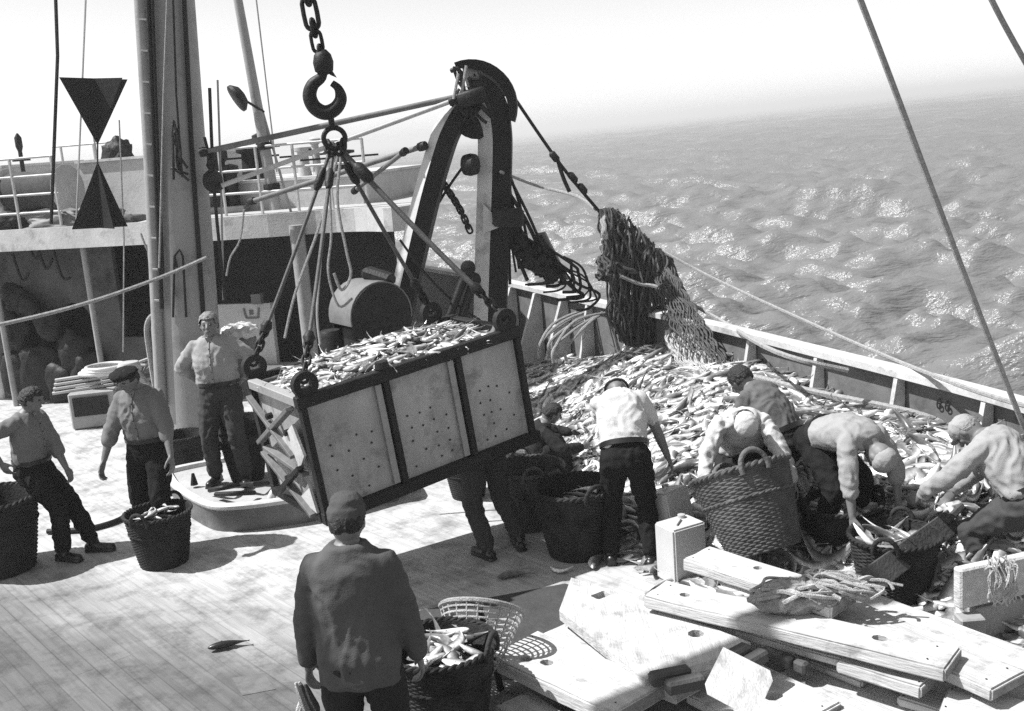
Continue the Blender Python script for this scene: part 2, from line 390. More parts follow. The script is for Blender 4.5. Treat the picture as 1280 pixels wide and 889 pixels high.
# front wall with lit parts and two rounded dark doorways
def arch_wall(x0, x1, z0, z1, dist, holes, m):
    """panel with arched dark doorways cut through it"""
    a, b_ = wp(x0, 0, dist), wp(x1, 0, dist); u = (b_ - a).normalized(); Lw = (b_ - a).length
    bm = bmesh.new(); pts = [(0, z0)]
    for hx0, hx1, hz in holes:
        s0 = (wp(hx0, 0, dist) - a).dot(u); s1 = (wp(hx1, 0, dist) - a).dot(u); r = (s1 - s0) / 2; c = (s0 + s1) / 2
        pts += [(s0, z0)] + [(c - r * math.cos(t), hz - r + r * math.sin(t)) for t in [math.pi * k / 10 for k in range(11)]] + [(s1, z0)]
    pts += [(Lw, z0), (Lw, z1), (0, z1)]
    vs = [bm.verts.new(rel(poop, a + u * s + V((0, 0, z)))) for s, z in pts]
    from mathutils.geometry import tessellate_polygon
    for t3 in tessellate_polygon([[V((s, z, 0)) for s, z in pts]]): bm.faces.new([vs[i] for i in t3])
    ext = bmesh.ops.extrude_face_region(bm, geom=bm.faces[:]); bmesh.ops.translate(bm, verts=[g for g in ext['geom'] if isinstance(g, bmesh.types.BMVert)], vec=back * .08)
    bmesh.ops.recalc_face_normals(bm, faces=bm.faces[:])
    me = bpy.data.meshes.new('front_wall'); bm.to_mesh(me); bm.free(); me.materials.append(m)
    o = bpy.data.objects.new('front_wall', me); COL.objects.link(o); o.parent = poop
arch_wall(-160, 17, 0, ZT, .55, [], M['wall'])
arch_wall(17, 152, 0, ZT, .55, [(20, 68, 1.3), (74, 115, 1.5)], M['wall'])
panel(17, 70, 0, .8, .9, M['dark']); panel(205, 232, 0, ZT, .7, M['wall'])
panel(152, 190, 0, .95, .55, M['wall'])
panel(272, 340, 0, 1.42, .45, M['lgrey'], 'locker')
panel(317, 329, 1.42, 1.56, .4, M['mgrey'], 'lamp_bracket')
panel(310, 350, .1, .55, .3, M['grey'], 'vent_box', .25)
mk = MB()
for a_, b2 in (((306, 1.36), (308, 1.22)), ((308, 1.22), (323, 1.22)), ((323, 1.22), (325, 1.36))): mk.bar(rel(poop, wp(a_[0], a_[1], .442)), rel(poop, wp(b2[0], b2[1], .442)), .008, .028, (0, 0, 1) if a_[1] == b2[1] else tow)
mk.box(rel(poop, wp(315.5, 1.30, .442)), (.06, .008, .07)); mk.build('marking', M['mgrey'], poop)
for px in (2, 118, 200, 384):
    a = wp(px, 0, .1); MB().tube([rel(poop, a), rel(poop, a + V((0, 0, ZT)))], .045 if px < 300 else .10, 10).build('pillar', M['grey'], poop, smooth=True)
for px, z, s in ((24, 1.62, .2), (8, 1.35, .2), (40, 1.5, .16), (18, 1.1, .22), (60, 1.2, .2), (88, .75, .25), (100, .4, .3), (45, .5, .35), (14, .45, .3), (70, .3, .3)):   # oilskins, nets and ropes hung and dropped by the wall
    a = wp(px, z, .36); bm = bmesh.new(); bmesh.ops.create_icosphere(bm, subdivisions=3, radius=1)
    for v in bm.verts: f = 1 + .45 * noise.noise(v.co * 2 + V((px, z, 0))); v.co = rel(poop, a) + V((v.co.x * s * f, v.co.y * .12 * f, v.co.z * s * 1.25 * f))
    me = bpy.data.meshes.new('hung_gear'); bm.to_mesh(me); bm.free(); me.materials.append(M['iron']); me.shade_smooth(); og = bpy.data.objects.new('hung_gear', me); COL.objects.link(og); og.parent = poop
for px, z0_, z1_ in ((30, 2.3, 1.7), (62, 2.4, 1.9), (52, 2.4, 2.2), (80, 2.45, 1.6)):
    MB().tube(spline([rel(poop, wp(px, z0_, .4)), rel(poop, wp(px + 6, (z0_ + z1_) / 2 - .1, .4)), rel(poop, wp(px + 16, z1_ + .3, .4))], 4), .022, 6).build('hanging_line', M['iron'], poop)
# upper works standing on the poop
def on_poop(px, dist): return wp(px, ZP, dist)
def cabin(x0, x1, dist, z0, z1, dep, m, name, label, cat):
    a, b_ = wp(x0, z0, dist), wp(x1, z0, dist)
    o = empty(name, (a + b_) / 2, 0, label, cat)
    MB().prism([rel(o, a), rel(o, b_), rel(o, V((b_.x, b_.y, z1))), rel(o, V((a.x, a.y, z1)))], back * dep).build('wall', m, o)
    e = V((b_ - a).normalized()) * .04
    MB().prism([rel(o, a - e - back * .04 + V((0, 0, z1 - z0))), rel(o, b_ + e - back * .04 + V((0, 0, z1 - z0))), rel(o, b_ + e + back * (dep + .04) + V((0, 0, z1 - z0))), rel(o, a - e + back * (dep + .04) + V((0, 0, z1 - z0)))], (0, 0, .04)).build('roof', M['white'], o)
    return o
c1 = cabin(128, 262, 1.6, ZP, ZP + .92, 2.2, M['lgrey'], 'deck_cabin', 'low white deck cabin standing behind the two black cone shapes', 'cabin')
c2 = cabin(-60, 34, 2.2, ZP, ZP + .95, 2, M['lgrey'], 'deck_cabin', 'low pale cabin behind the railings at the far left', 'cabin')
c3 = cabin(262, 470, 2.0, ZP, ZP + .42, 2.5, M['lgrey'], 'hatch_house', 'low pale hatch house on the poop behind the crane bars', 'hatch')
# railing
def railing(x0, x1, dist, hgt, nr_, posts, label, m=M['lgrey'], grp='railings on the raised poop', ext=0):
    a, b_ = on_poop(x0, dist), on_poop(x1, dist)
    o = empty('railing', (a + b_) / 2, 0, label, 'railing', grp)
    for k in range(nr_):
        z = V((0, 0, hgt * (k + 1) / nr_)); MB().tube([rel(o, a + z), rel(o, b_ + z)], .018, 6).build('rail', m, o, smooth=True)
    for px in posts:
        q = on_poop(px, dist); MB().tube([rel(o, q), rel(o, q + V((0, 0, hgt)))], .024, 6).build('post', m, o, smooth=True)
    return o
railing(-120, 99, .12, 1.05, 4, (-80, -10, 45, 96), 'white railing with four bars left of the black cone shapes')
railing(262, 475, .9, .95, 3, (262, 300, 345, 390, 432, 475), 'pale railing across the poop behind the long crane bars')
railing(100, 190, 3.6, 1.25, 2, (110, 150, 188), 'thin far railing seen on top of the white cabin')
# rope winch on the poop
wl = wp(75, ZP + .48, 1.1); wn = empty('rope_winch', wl - V((0, 0, .48)), 0, 'dark rope drum of a winch behind the poop railing', 'winch')
Mx = align(tow)
MB().lathe([(.02, -.52), (.3, -.5), (.31, -.2), (.27, .1), (.32, .35), (.3, .5), (.02, .52)], (0, 0, .55), 20, Mx).build('drum', M['drope'], wn, smooth=True)
for s in (-.55, .55):
    MB().lathe([(.36, -.02), (.38, 0), (.36, .02)], V((0, 0, .55)) + tow * s, 24, Mx).build('flange', M['lgrey'], wn, smooth=True)
MB().box((0, .05, .1), (1.3, .5, .2), (0, 0, math.atan2(tow.y, tow.x)), .02).build('bed', M['grey'], wn)
wl = wp(20, ZP + .5, 1.0); hw = empty('hand_wheel', wl - V((0, 0, .5)), 0, 'round pale hand wheel behind the railing at the far left', 'wheel')
MB().tube([V((0, 0, .5)) + tow * .3 * math.cos(t) + V((0, 0, .3 * math.sin(t))) for t in [k * math.pi / 12 for k in range(24)]], .03, 8, True).build('rim', M['lgrey'], hw, smooth=True)
sp_ = MB()
for k in range(3):
    t = k * math.pi / 3 + .3; d = tow * .29 * math.cos(t) + V((0, 0, .29 * math.sin(t))); sp_.tube([V((0, 0, .5)) - d, V((0, 0, .5)) + d], .014, 6)
sp_.build('spokes', M['lgrey'], hw); MB().tube([(0, .03, 0), (0, .03, .5)], .04, 8).build('pedestal', M['grey'], hw)
# dark rope pile and a tarpaulin on the poop edge
def lump(name, c, size, m, label, cat, seed=0, amp=.25, n=2.5, group=None):
    bm = bmesh.new(); bmesh.ops.create_icosphere(bm, subdivisions=4, radius=1)
    for v in bm.verts:
        q = v.co.copy(); f = 1 + amp * noise.noise(q * n + V((seed, 0, 0))) + amp * .5 * noise.noise(q * n * 3 + V((0, seed, 0)))
        v.co = V((q.x * size[0] * f, q.y * size[1] * f, max(q.z, -.1) * size[2] * f))
    me = bpy.data.meshes.new(name); bm.to_mesh(me); bm.free(); me.materials.append(m); me.shade_smooth()
    o = bpy.data.objects.new(name, me); COL.objects.link(o); o.location = c; tag(o, label, cat, group); return o
lump('tarpaulin', wp(122, ZP + .03, .4), (.75, .25, .2), M['mgrey'], 'crumpled grey tarpaulin under the lower black cone shape', 'tarpaulin', 3, .5)
lump('rope_pile', wp(15, ZP + .03, .5), (.5, .2, .28), M['iron'], 'dark heap of gear under the railing at the far left', 'gear', 8, .4)
o = lump('rope_pile', wp(178, ZP + .96, 2.2), (.25, .2, .3), M['iron'], 'dark covered machine standing on the white cabin roof', 'machine', 5, .3); 
# ventilator, bollards, floodlight
vb = wp(262, ZP, 1.5); vt = empty('ventilator', vb, 0, 'square topped pale ventilator shaft right of the big mast', 'ventilator')
MB().lathe([(.10, 0), (.10, 1.45), (.19, 1.62), (.19, 1.95), (.02, 1.96)], (0, 0, 0), 14).build('shaft', M['grey'], vt, smooth=40)
for i, (px, hh, rr_) in enumerate(((296, .95, .13), (312, .7, .09), (176, .0, 0))):
    if not hh: continue
    b0 = wp(px, ZP, 1.8); bo = empty('vent_pipe', b0, 0, ('tall' if i == 0 else 'short') + ' dark vent pipe standing right of the ventilator', 'vent pipe', 'dark vent pipes on the poop')
    MB().lathe([(rr_, 0), (rr_, hh * .8), (rr_ * 1.4, hh * .85), (rr_ * 1.4, hh), (.01, hh * 1.05)], (0, 0, 0), 12).build('pipe', M['iron'], bo, smooth=40)
    MB().box((0, 0, .05), (.34, .34, .1), None, .01).build('base', M['grey'], bo)
for i, (px, z1) in enumerate(((152, 1.35), (284, 1.15), (362, .9))):
    b0 = wp(px, ZP, 2.5); tag(MB().tube([(0, 0, 0), (0, 0, z1)], .018, 6).build('thin_pole', M['grey']), ['thin pole sticking up right of the black cone shapes', 'thin pole sticking up beside the dark vent pipes', 'thin pole sticking up behind the leaning boom'][i], 'pole', 'thin poles on the poop').location = b0
for i, (px, z1, z0_, wd) in enumerate(((336, .55, 0, .16), (352, .75, 0, .1), (402, .5, 0, .12), (418, .62, 0, .08), (446, .4, 0, .2), (60, 1.5, 0, .05), (12, 1.35, 0, .06))):
    b0 = wp(px, ZP + (.42 if px > 262 else 0), 2.4); o = empty('deck_fitting', b0, 0, ['squat dark winch head', 'dark upright bollard', 'pale upright bollard', 'slim pale bollard', 'low dark box', 'slim mast with short crosstrees', 'thin lamp post'][i] + [' behind the long struts', ' beside the leaning boom', ' behind the crate slings', ' right of the crate slings', ' at the right end of the poop', ' behind the poop railing at left', ' at the far left behind the hand wheel'][i], 'deck fitting', 'small fittings on the poop')
    MB().lathe([(wd, 0), (wd * .8, z1 * .3), (wd * .7, z1 * .8), (wd * 1.2, z1 * .85), (wd * 1.2, z1 * .95), (wd * .3, z1)], (0, 0, 0), 10).build('post', M['iron' if i in (0, 1, 4, 5) else 'lgrey'], o, smooth=40)
    MB().bar((-wd * 3, 0, z1 * .7), (wd * 3, 0, z1 * .7), .03, .03).build('crossbar', M['iron'], o)
# pale pillar at the far left edge of the frame
q = G(6, 497, 0); tag(MB().tube([(0, 0, 0), (0, 0, 1.35)], .085, 14).build('deck_post', M['white'], smooth=True), 'stout white post at the left edge of the deck under a rope', 'post').location = q

# ---------------------------------------------------------------- big mast
mf = G(247, 556, 0); MD = mf.y
mt = H(204, -60, mf)
mast = empty('mast', mf, 0, 'thick pale grey mast with pipes and ropes running up it', 'mast')
ml = rel(mast, mt)
def mr(f): return .37 - .06 * f
MB().tube([ml * t for t in (0, .2, .4, .6, .8, 1)], [mr(t) for t in (0, .2, .4, .6, .8, 1)], 28).build('column', mat('mast_paint', .25, .55, .18, 2, .15, 25, stain=.3, stscale=2.5, stretch=(1, 1, .3)), mast, smooth=True)
def on_mast(px, py, out=.0): 
    q = H(px, py, mf); return rel(mast, V((q.x, q.y - .36 - out, q.z)))
def lpipe(pts, r, m, name): MB().tube([on_mast(*a) for a in pts], r, 8).build(name, m, mast, smooth=True)
lpipe([(182, -40, -.1), (196, 200, -.1), (206, 420, -.1), (210, 500, -.1)], .075, M['grey'], 'side_pipe')
lpipe([(196, -40, .02), (206, 200, .02), (214, 380, .02)], .028, M['iron'], 'halyard')
lpipe([(202, -40, .03), (210, 200, .03), (216, 340, .03)], .02, M['iron'], 'halyard')
lpipe([(236, -40, -.1), (247, 180, -.1), (262, 400, -.1)], .028, M['iron'], 'halyard')
lpipe([(224, -40, .05), (218, 110, .05), (212, 330, .05)], .012, M['rope'], 'halyard')
lpipe([(228, -40, .05), (233, 120, .05), (240, 220, .05)], .012, M['iron'], 'halyard')
lpipe([(233, 330, .03), (230, 316, .03), (236, 308, .03), (240, 316, .03), (244, 390, .03)], .014, M['iron'], 'eye_bar')
lpipe([(228, 390, .03), (230, 316, .03)], .014, M['iron'], 'eye_bar')
for k in range(11):
    y = -10 + k * 38; x = 186 + (y + 40) * .052
    MB().bar(on_mast(x - 3, y, .0), on_mast(x + 6, y + .6, .0), .03, .02).build('rung', M['white'], mast)
tk = MB()
for k in range(9):
    a = on_mast(232 + rnd.uniform(-4, 10), 150 + rnd.uniform(0, 60), .1); b_ = on_mast(238 + rnd.uniform(-8, 12), 190 + rnd.uniform(0, 40), .12); tk.tube(spline([a, a.lerp(b_, .5) + V((rnd.uniform(-.05, .05), -.05, 0)), b_], 4), .016, 6)
tk.build('lashing', M['iron'], mast, smooth=True)
MB().lathe([(.45, 0), (.45, .12), (.38, .16)], (0, 0, 0), 28).build('foot_ring', M['grey'], mast, smooth=40)
# long lines beside the mast
def line(pts, r, m, label, name='rope', cat='rope', group=None, n=6):
    o = MB().tube(pts, r, n).build(name, m, None, smooth=True); return tag(o, label, cat, group)
md = mf.y
def mp_(px, py, dy=0): q = H(px, py, mf + V((0, dy, 0))); return q
GR = 'ropes and stays hanging by the mast'
line([mp_(69, -20, .3), mp_(72, 70, .3), mp_(64, 280, .3)], .022, M['iron'], 'dark vertical stay left of the black cone shapes', group=GR)
line([mp_(108, -20, .2), mp_(103, 100, .2), mp_(95, 285, .2)], .012, M['lgrey'], 'thin pale halyard along the left edge of the cone shapes', group=GR)
line([mp_(149, 150, .4), mp_(155, 300, .4), mp_(154, 440, .4)], .010, M['rope'], 'thin line hanging down the dark wall left of the mast', group=GR)
line(spline([mp_(262, 110, -.3), mp_(268, 240, -.3), mp_(282, 380, -.3)], 4), .022, M['iron'], 'dark stay just right of the big mast', group=GR)
line(spline([mp_(272, 100, -.2), mp_(277, 260, -.2), mp_(279, 375, -.2)], 4), .014, M['grey'], 'pale thin stay right of the dark stay', group=GR)
line(spline([mp_(305, 262, .6), mp_(300, 300, .6), mp_(288, 322, .6), mp_(283, 345, .6)], 4), .014, M['rope'], 'short slack rope looping over the dark walkway right of the mast', group=GR)
line(spline([mp_(176, 292, .6), mp_(184, 312, .6), mp_(194, 325, .6)], 4), .014, M['rope'], 'short slack rope looping over the dark walkway left of the mast', group=GR)
line(spline([mp_(-15, 409, -2.0), mp_(60, 392, -1.7), mp_(130, 372, -1.3), mp_(205, 345, -.7), mp_(258, 322, -.45)], 5), .022, M['rope'], 'light rope running up from the left edge to the mast', group=None)
# bundle of light ropes hanging at the mast foot
b0 = H(206, 400, G(232, 560, 0)); cb = empty('rope_bundle', V((b0.x, b0.y, b0.z)), 0, 'thick looped bundle of light rope hung at the mast foot', 'rope coil')
for k in range(9):
    dx = rnd.uniform(-.09, .09); dy = rnd.uniform(-.06, .06); r0 = .10 + rnd.uniform(-.02, .04); ln = 1.0 + rnd.uniform(-.1, .25)
    pts = [V((dx - r0, dy, -ln)), V((dx - r0 * 1.1, dy, -.4)), V((dx - r0 * .9, dy - .03, -.05)), V((dx, dy - .05, .09)), V((dx + r0 * .9, dy, -.05)), V((dx + r0 * 1.1, dy + .03, -.4)), V((dx + r0 * .7, dy, -ln * rnd.uniform(.8, 1.05)))]
    MB().tube(spline(pts, 5), .026, 7).build('strand', M['rope'], cb, smooth=True)
# pulley block on the mast's right side
pb0 = mp_(266, 226, -.3); pbk = empty('pulley_block', pb0, 0, 'dark pulley block hanging right of the mast', 'pulley')
MB().lathe([(.02, -.07), (.11, -.06), (.14, 0), (.11, .06), (.02, .07)], (0, 0, 0), 16, align((.9, -.4, 0))).build('shell', M['iron'], pbk, smooth=40)
MB().tube([(0, 0, .1), (.04, 0, .18), (0, 0, .27), (-.04, 0, .18), (0, 0, .1)], .018, 6).build('shackle', M['iron'], pbk, smooth=True)
MB().tube([(0, 0, .26), (-.03, 0, .5)], .02, 6).build('pendant', M['iron'], pbk)

# leaning boom far behind
a, b_ = mp_(345, 262, 2.6), mp_(292, -30, 2.6)
bo = empty('leaning_boom', a, 0, 'slim grey boom leaning up to the left behind the poop railing', 'boom')
MB().tube([V((0, 0, 0)), b_ - a], [.085, .06], 12).build('spar', M['grey'], bo, smooth=True)
MB().tube([V((.25, 0, -.3)), (b_ - a) * .62, ], .02, 6).build('brace', M['grey'], bo)
for f in (.1, .28): MB().lathe([(.11, -.05), (.12, 0), (.11, .05)], (b_ - a) * f, 12, align(b_ - a)).build('collar', M['iron'], bo)
line([mp_(318, -20, 3), mp_(346, 215, 3)], .012, M['grey'], 'thin stay running down just right of the leaning boom', group=GR)
fl = mp_(299, 121, 2.4); fo = empty('floodlight', fl, 0, 'dark round floodlight on an arm left of the leaning boom', 'lamp')
MB().lathe([(.03, -.08), (.12, -.06), (.2, .02), (.2, .06), (.18, .07)], (0, 0, 0), 18, align((-.85, -.35, -.5))).build('reflector', M['iron'], fo, smooth=40)
MB().tube([(0, 0, 0), mp_(320, 134, 2.5) - fl, mp_(330, 140, 2.6) - fl], .018, 6).build('arm', M['iron'], fo)

# two black cone shapes (day signal) hung on the halyard
def day_cone(pa_, pl, pr, label):
    """a cone made of two crossed triangular plates; apex pa_, base ends pl, pr"""
    c = (pl + pr) / 2; hw_ = (pr - pl).length / 2; ax = (pa_ - c)
    o = empty('day_cone', c, 0, label, 'signal cone', 'black cone day signals'); u = (pr - pl).normalized(); n = ax.normalized().cross(u)
    for k, ang in enumerate((20, -40)):
        d = u * math.cos(R(ang)) + n * math.sin(R(ang)); mb = MB(); t = d.cross(ax).normalized() * .006
        e = hw_ * 1.03
        mb.prism([-d * e - t, d * e - t, ax - t], t * 2 + t * k * .2); mb.build('plate', M['black'], o)
    return o
day_cone(mp_(122, 181, .1), mp_(76, 98, .1), mp_(159, 98, .1), 'upper black cone signal with its point downwards')
day_cone(mp_(122, 202, .1), mp_(93, 286, .1), mp_(157, 284, .1), 'lower black cone signal with its point upwards')
line([mp_(122, 178, .1), mp_(122, 205, .1)], .01, M['iron'], 'short link between the two black cone signals')

# ---------------------------------------------------------------- gallows (trawl arch) at the ship's side
gb = P(607, 400, 13.2); GY = gb.y
def gp(px, py, dy=0.0): return H(px, py, V((0, GY + dy, 0)))
gal = empty('trawl_gallows', V((gp(607, 430).x, GY, 0)), 0, 'tall arched trawl gallows, legs coloured white for sunlight and black for shade', 'gallows')
def hsection(path, up_hint, wf, wd, label_prefix):
    """black side beam plus white flange along a path"""
    pts = [rel(gal, p) for p in path]
    return pts
left = [gp(484, 440, -.3), gp(507, 340, -.25), gp(528, 250, -.2), gp(545, 190, -.15), gp(556, 160, -.1), gp(572, 133, -.05), gp(590, 120, 0)]
right = [gp(611, 440, .1), gp(614, 330, .1), gp(618, 200, .1), gp(617, 160, .1), gp(611, 132, .05), gp(600, 118, 0), gp(588, 114, 0)]
def beam(pts, prof, m, name, parent=gal, ref=(1, 0, 0)):
    pts = [rel(gal, p) for p in pts]; rs = []; k = len(pts)
    for i, p in enumerate(pts):
        t = (pts[min(i + 1, k - 1)] - pts[max(i - 1, 0)]).normalized(); y = V((0, 1, 0)); x = y.cross(t).normalized()
        rs.append([p + x * a + y * b for a, b in prof])
    return MB().rings(rs).build(name, m, parent)
def sect(x0, x1, y0, y1): return [(x0, y0), (x1, y0), (x1, y1), (x0, y1)]
ls, rs_ = spline(left, 4), spline(right, 4)
# angled I beam: web coloured black for shade, flange coloured white for sunlight
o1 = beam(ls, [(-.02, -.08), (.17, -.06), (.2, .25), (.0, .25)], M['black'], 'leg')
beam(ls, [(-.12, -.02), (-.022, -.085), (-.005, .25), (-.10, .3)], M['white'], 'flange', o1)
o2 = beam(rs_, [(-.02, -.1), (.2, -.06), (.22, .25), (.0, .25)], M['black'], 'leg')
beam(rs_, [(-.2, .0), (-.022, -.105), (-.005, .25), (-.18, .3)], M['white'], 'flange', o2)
MB().box(rel(gal, gp(494, 444, -.25)) * 1, (.6, .5, .05)).build('foot_plate', M['iron'], gal)
# sheave guard: the dark crescent on top
cr = rel(gal, gp(590, 133, .1)); ms = []
for k in range(15):
    t = R(108 - 132 * k / 14); ms.append(t)
outer = [cr + V((.5 * math.cos(t), 0, .5 * math.sin(t))) for t in ms]
rs = []
for k, t in enumerate(ms):
    wd_ = .1 + .05 * math.sin(math.pi * k / 14); d = V((math.cos(t), 0, math.sin(t)))
    e2_ = .12 * math.sin(math.pi * (k + 1) / 16) ** .4; rs.append([cr + d * (.52 - e2_) + V((0, -.14, 0)), cr + d * .53 + V((0, -.17, 0)), cr + d * .55 + V((0, .25, 0)), cr + d * (.54 - e2_) + V((0, .22, 0))])
MB().rings(rs).build('sheave_guard', M['black'], gal, smooth=40)
rs = []
for k in range(13):
    t = R(100 - 88 * k / 12); d = V((math.cos(t), 0, math.sin(t))); rs.append([cr + d * .16 + V((0, .02, 0)), cr + d * .45 + V((0, .0, 0)), cr + d * .45 + V((0, .06, 0)), cr + d * .16 + V((0, .08, 0))])
MB().rings(rs).build('guard_plate', M['lgrey'], gal)
MB().lathe([(.02, -.06), (.3, -.06), (.32, -.04), (.27, 0), (.32, .04), (.3, .06), (.02, .06)], rel(gal, gp(596, 140, .12)), 24, align((0, 1, 0))).build('sheave', M['iron'], gal, smooth=40)
for px, py, r_ in ((588, 206, .12), (625, 268, .08)):
    MB().lathe([(.02, -.08), (r_, -.07), (r_ * 1.1, 0), (r_, .07), (.02, .08)], rel(gal, gp(px, py, -.12)), 16, align((.9, -.45, 0))).build('roller', M['iron'], gal, smooth=40)
MB().prism([rel(gal, gp(604, 255, -.05)), rel(gal, gp(630, 282, -.05)), rel(gal, gp(604, 292, -.05))], (0, .2, 0)).build('bracket', M['white'], gal)
MB().box(rel(gal, gp(634, 272, -.05)), (.34, .3, .22), (0, .1, .3), .03).build('bracket_box', M['iron'], gal)
lw = MB()
for k in range(16):
    c = rel(gal, gp(rnd.uniform(562, 606), rnd.uniform(88, 140), -.15)); pts = [c, c + V((rnd.uniform(-.12, .12), -.03, rnd.uniform(-.25, .1))), c + V((rnd.uniform(-.15, .15), 0, rnd.uniform(-.35, .05)))]
    lw.tube(spline(pts, 4), rnd.uniform(.015, .035), 6)
lw.box(rel(gal, gp(590, 122, -.2)), (.34, .2, .18), (0, -.2, 0), .03)
lw.build('shackle_cluster', M['iron'], gal, smooth=True)
for a_, b2 in (((573, 92), (567, 124)), ((583, 82), (577, 118))):
    MB().tube([rel(gal, gp(a_[0], a_[1], -.25)), rel(gal, gp(b2[0], b2[1], -.25))], .018, 6).build('rope_turn', M['rope'], gal)
# long struts from the gallows to the mast
GS = 'long steel struts between mast and trawl gallows'
def strut(p, q, r_, m, label, name='steel_strut'):
    o = empty(name, p, 0, label, 'strut', GS)
    MB().tube([V((0, 0, 0)), q - p], r_, 10).build('bar', m, o, smooth=True)
    for k in (0.0, 1.0): MB().lathe([(r_ * 1.5, -.05), (r_ * 1.7, 0), (r_ * 1.5, .05)], (q - p) * k, 10, align(q - p)).build('end_collar', M['iron'], o, smooth=True)
strut(mp_(255, 190, -.3), gp(590, 117, -.15), .034, M['mgrey'], 'topmost long steel strut running to the head of the gallows')
strut(mp_(272, 234, -.3), gp(566, 126, -.2), .028, M['lgrey'], 'pale thin strut just below the topmost strut')
strut(mp_(315, 252, 1.5), gp(528, 183, -.2), .034, M['mgrey'], 'lowest strut ending at the middle of the left gallows leg')
strut(gp(505, 190, -.2), gp(444, 238, .8), .028, M['mgrey'], 'short diagonal strut under the lowest long strut')
# ---------------------------------------------------------------- people
WORK = bpy.data.scenes.new('work')       # a bench scene, so that evaluating one modifier does not touch the whole ship
def evaluated_mesh(o):
    WORK.collection.objects.link(o); WORK.view_layers[0].update()
    with bpy.context.temp_override(scene=WORK, view_layer=WORK.view_layers[0]):
        dg = bpy.context.evaluated_depsgraph_get(); return bpy.data.meshes.new_from_object(o.evaluated_get(dg))
def remesh(mb, vox, smooth_it=3, fold=0.0, seed=0, freq=7.0, vs=1.0):
    me = bpy.data.meshes.new('tmp'); me.from_pydata(mb.v, [], mb.f)
    bm = bmesh.new(); bm.from_mesh(me); bmesh.ops.recalc_face_normals(bm, faces=bm.faces[:]); bm.to_mesh(me); bm.free()
    o = bpy.data.objects.new('tmp', me)
    r = o.modifiers.new('r', 'REMESH'); r.mode = 'VOXEL'; r.voxel_size = vox; r.use_smooth_shade = True
    if smooth_it:
        s = o.modifiers.new('s', 'SMOOTH'); s.factor = .5; s.iterations = smooth_it
    out = evaluated_mesh(o)
    bpy.data.objects.remove(o); bpy.data.meshes.remove(me)
    if fold:
        off = V((seed * 3.1, seed * 1.7, 0))
        n_ = len(out.vertices); cs = np.empty(n_ * 3, np.float32); ns_ = np.empty(n_ * 3, np.float32); out.vertices.foreach_get('co', cs); out.vertex_normals.foreach_get('vector', ns_); cs = cs.reshape(-1, 3); ns_ = ns_.reshape(-1, 3); dsp = np.empty(n_)
        for k, co in enumerate(cs.tolist()):
            c = V(co) + off; q = V((c.x * freq, c.y * freq, c.z * freq * vs))
            a = noise.noise(q * .7); g_ = V((c.x * 11 + a * 2.5, c.y * 11, c.z * 3.5 + a)); b = 1 - abs(noise.noise(g_)) * 3.2; e_ = 1 - abs(noise.noise(V((c.x * 9 + c.z * 9 + a * 2, c.y * 7, c.z * 12 - c.x * 7 + 4)))) * 3.4; d = noise.noise(q * 5)
            dsp[k] = fold * (a * .25 + max(b, -.7) * .7 + max(e_, -.7) * .5 + d * .3)
        out.vertices.foreach_set('co', (cs + ns_ * dsp[:, None]).astype(np.float32).ravel())
    out.shade_smooth(); out.update(); return out
def mesh_obj(me, name, m, parent=None):
    me.name = name; me.materials.clear()
    for k in (m if isinstance(m, (list, tuple)) else [m]): me.materials.append(k)
    o = bpy.data.objects.new(name, me); COL.objects.link(o)
    if parent: o.parent = parent
    return o
def cap(mb, p, q, r1, r2, n=12, flat=None, mid=None):
    """tapered capsule; flat=(vector, factor) squashes across the vector; mid=(t, r) adds a bulge ring"""
    p, q = V(p), V(q); d = q - p; L = d.length; d = d.normalized()
    x = (V(flat[0]) - d * d.dot(V(flat[0]))).normalized() if flat else d.orthogonal().normalized(); y = d.cross(x); fx = flat[1] if flat else 1
    rs = []
    def ring(c, r): rs.append([c + x * (r * fx * math.cos(2 * math.pi * j / n)) + y * (r * math.sin(2 * math.pi * j / n)) for j in range(n)])
    for t in (.05, .5, .85): ring(p - d * r1 * math.sqrt(1 - t * t), r1 * t)
    ring(p, r1)
    if mid: ring(p + d * L * mid[0], mid[1])
    ring(q, r2)
    for t in (.85, .5, .05): ring(q + d * r2 * math.sqrt(1 - t * t), r2 * t)
    mb.rings(rs)
def ell(mb, c, X, Y, Z, rx, ry, rz, n=14):
    rs = []
    for i in range(9):
        t = -math.pi / 2 + math.pi * (i + .15) / 8.3; rs.append([V(c) + Z * (rz * math.sin(t)) + (X * rx * math.cos(2 * math.pi * j / n) + Y * ry * math.sin(2 * math.pi * j / n)) * math.cos(t) for j in range(n)])
    mb.rings(rs)
def ik(a, t, l1, l2, hint):
    a, t = V(a), V(t); d = t - a; L = min(d.length, (l1 + l2) * .998); d.normalize(); t = a + d * L
    c = (l1 * l1 + L * L - l2 * l2) / (2 * L); h = math.sqrt(max(l1 * l1 - c * c, 0)); n = V(hint); n = (n - d * n.dot(d)).normalized()
    return a + d * c + n * h, t
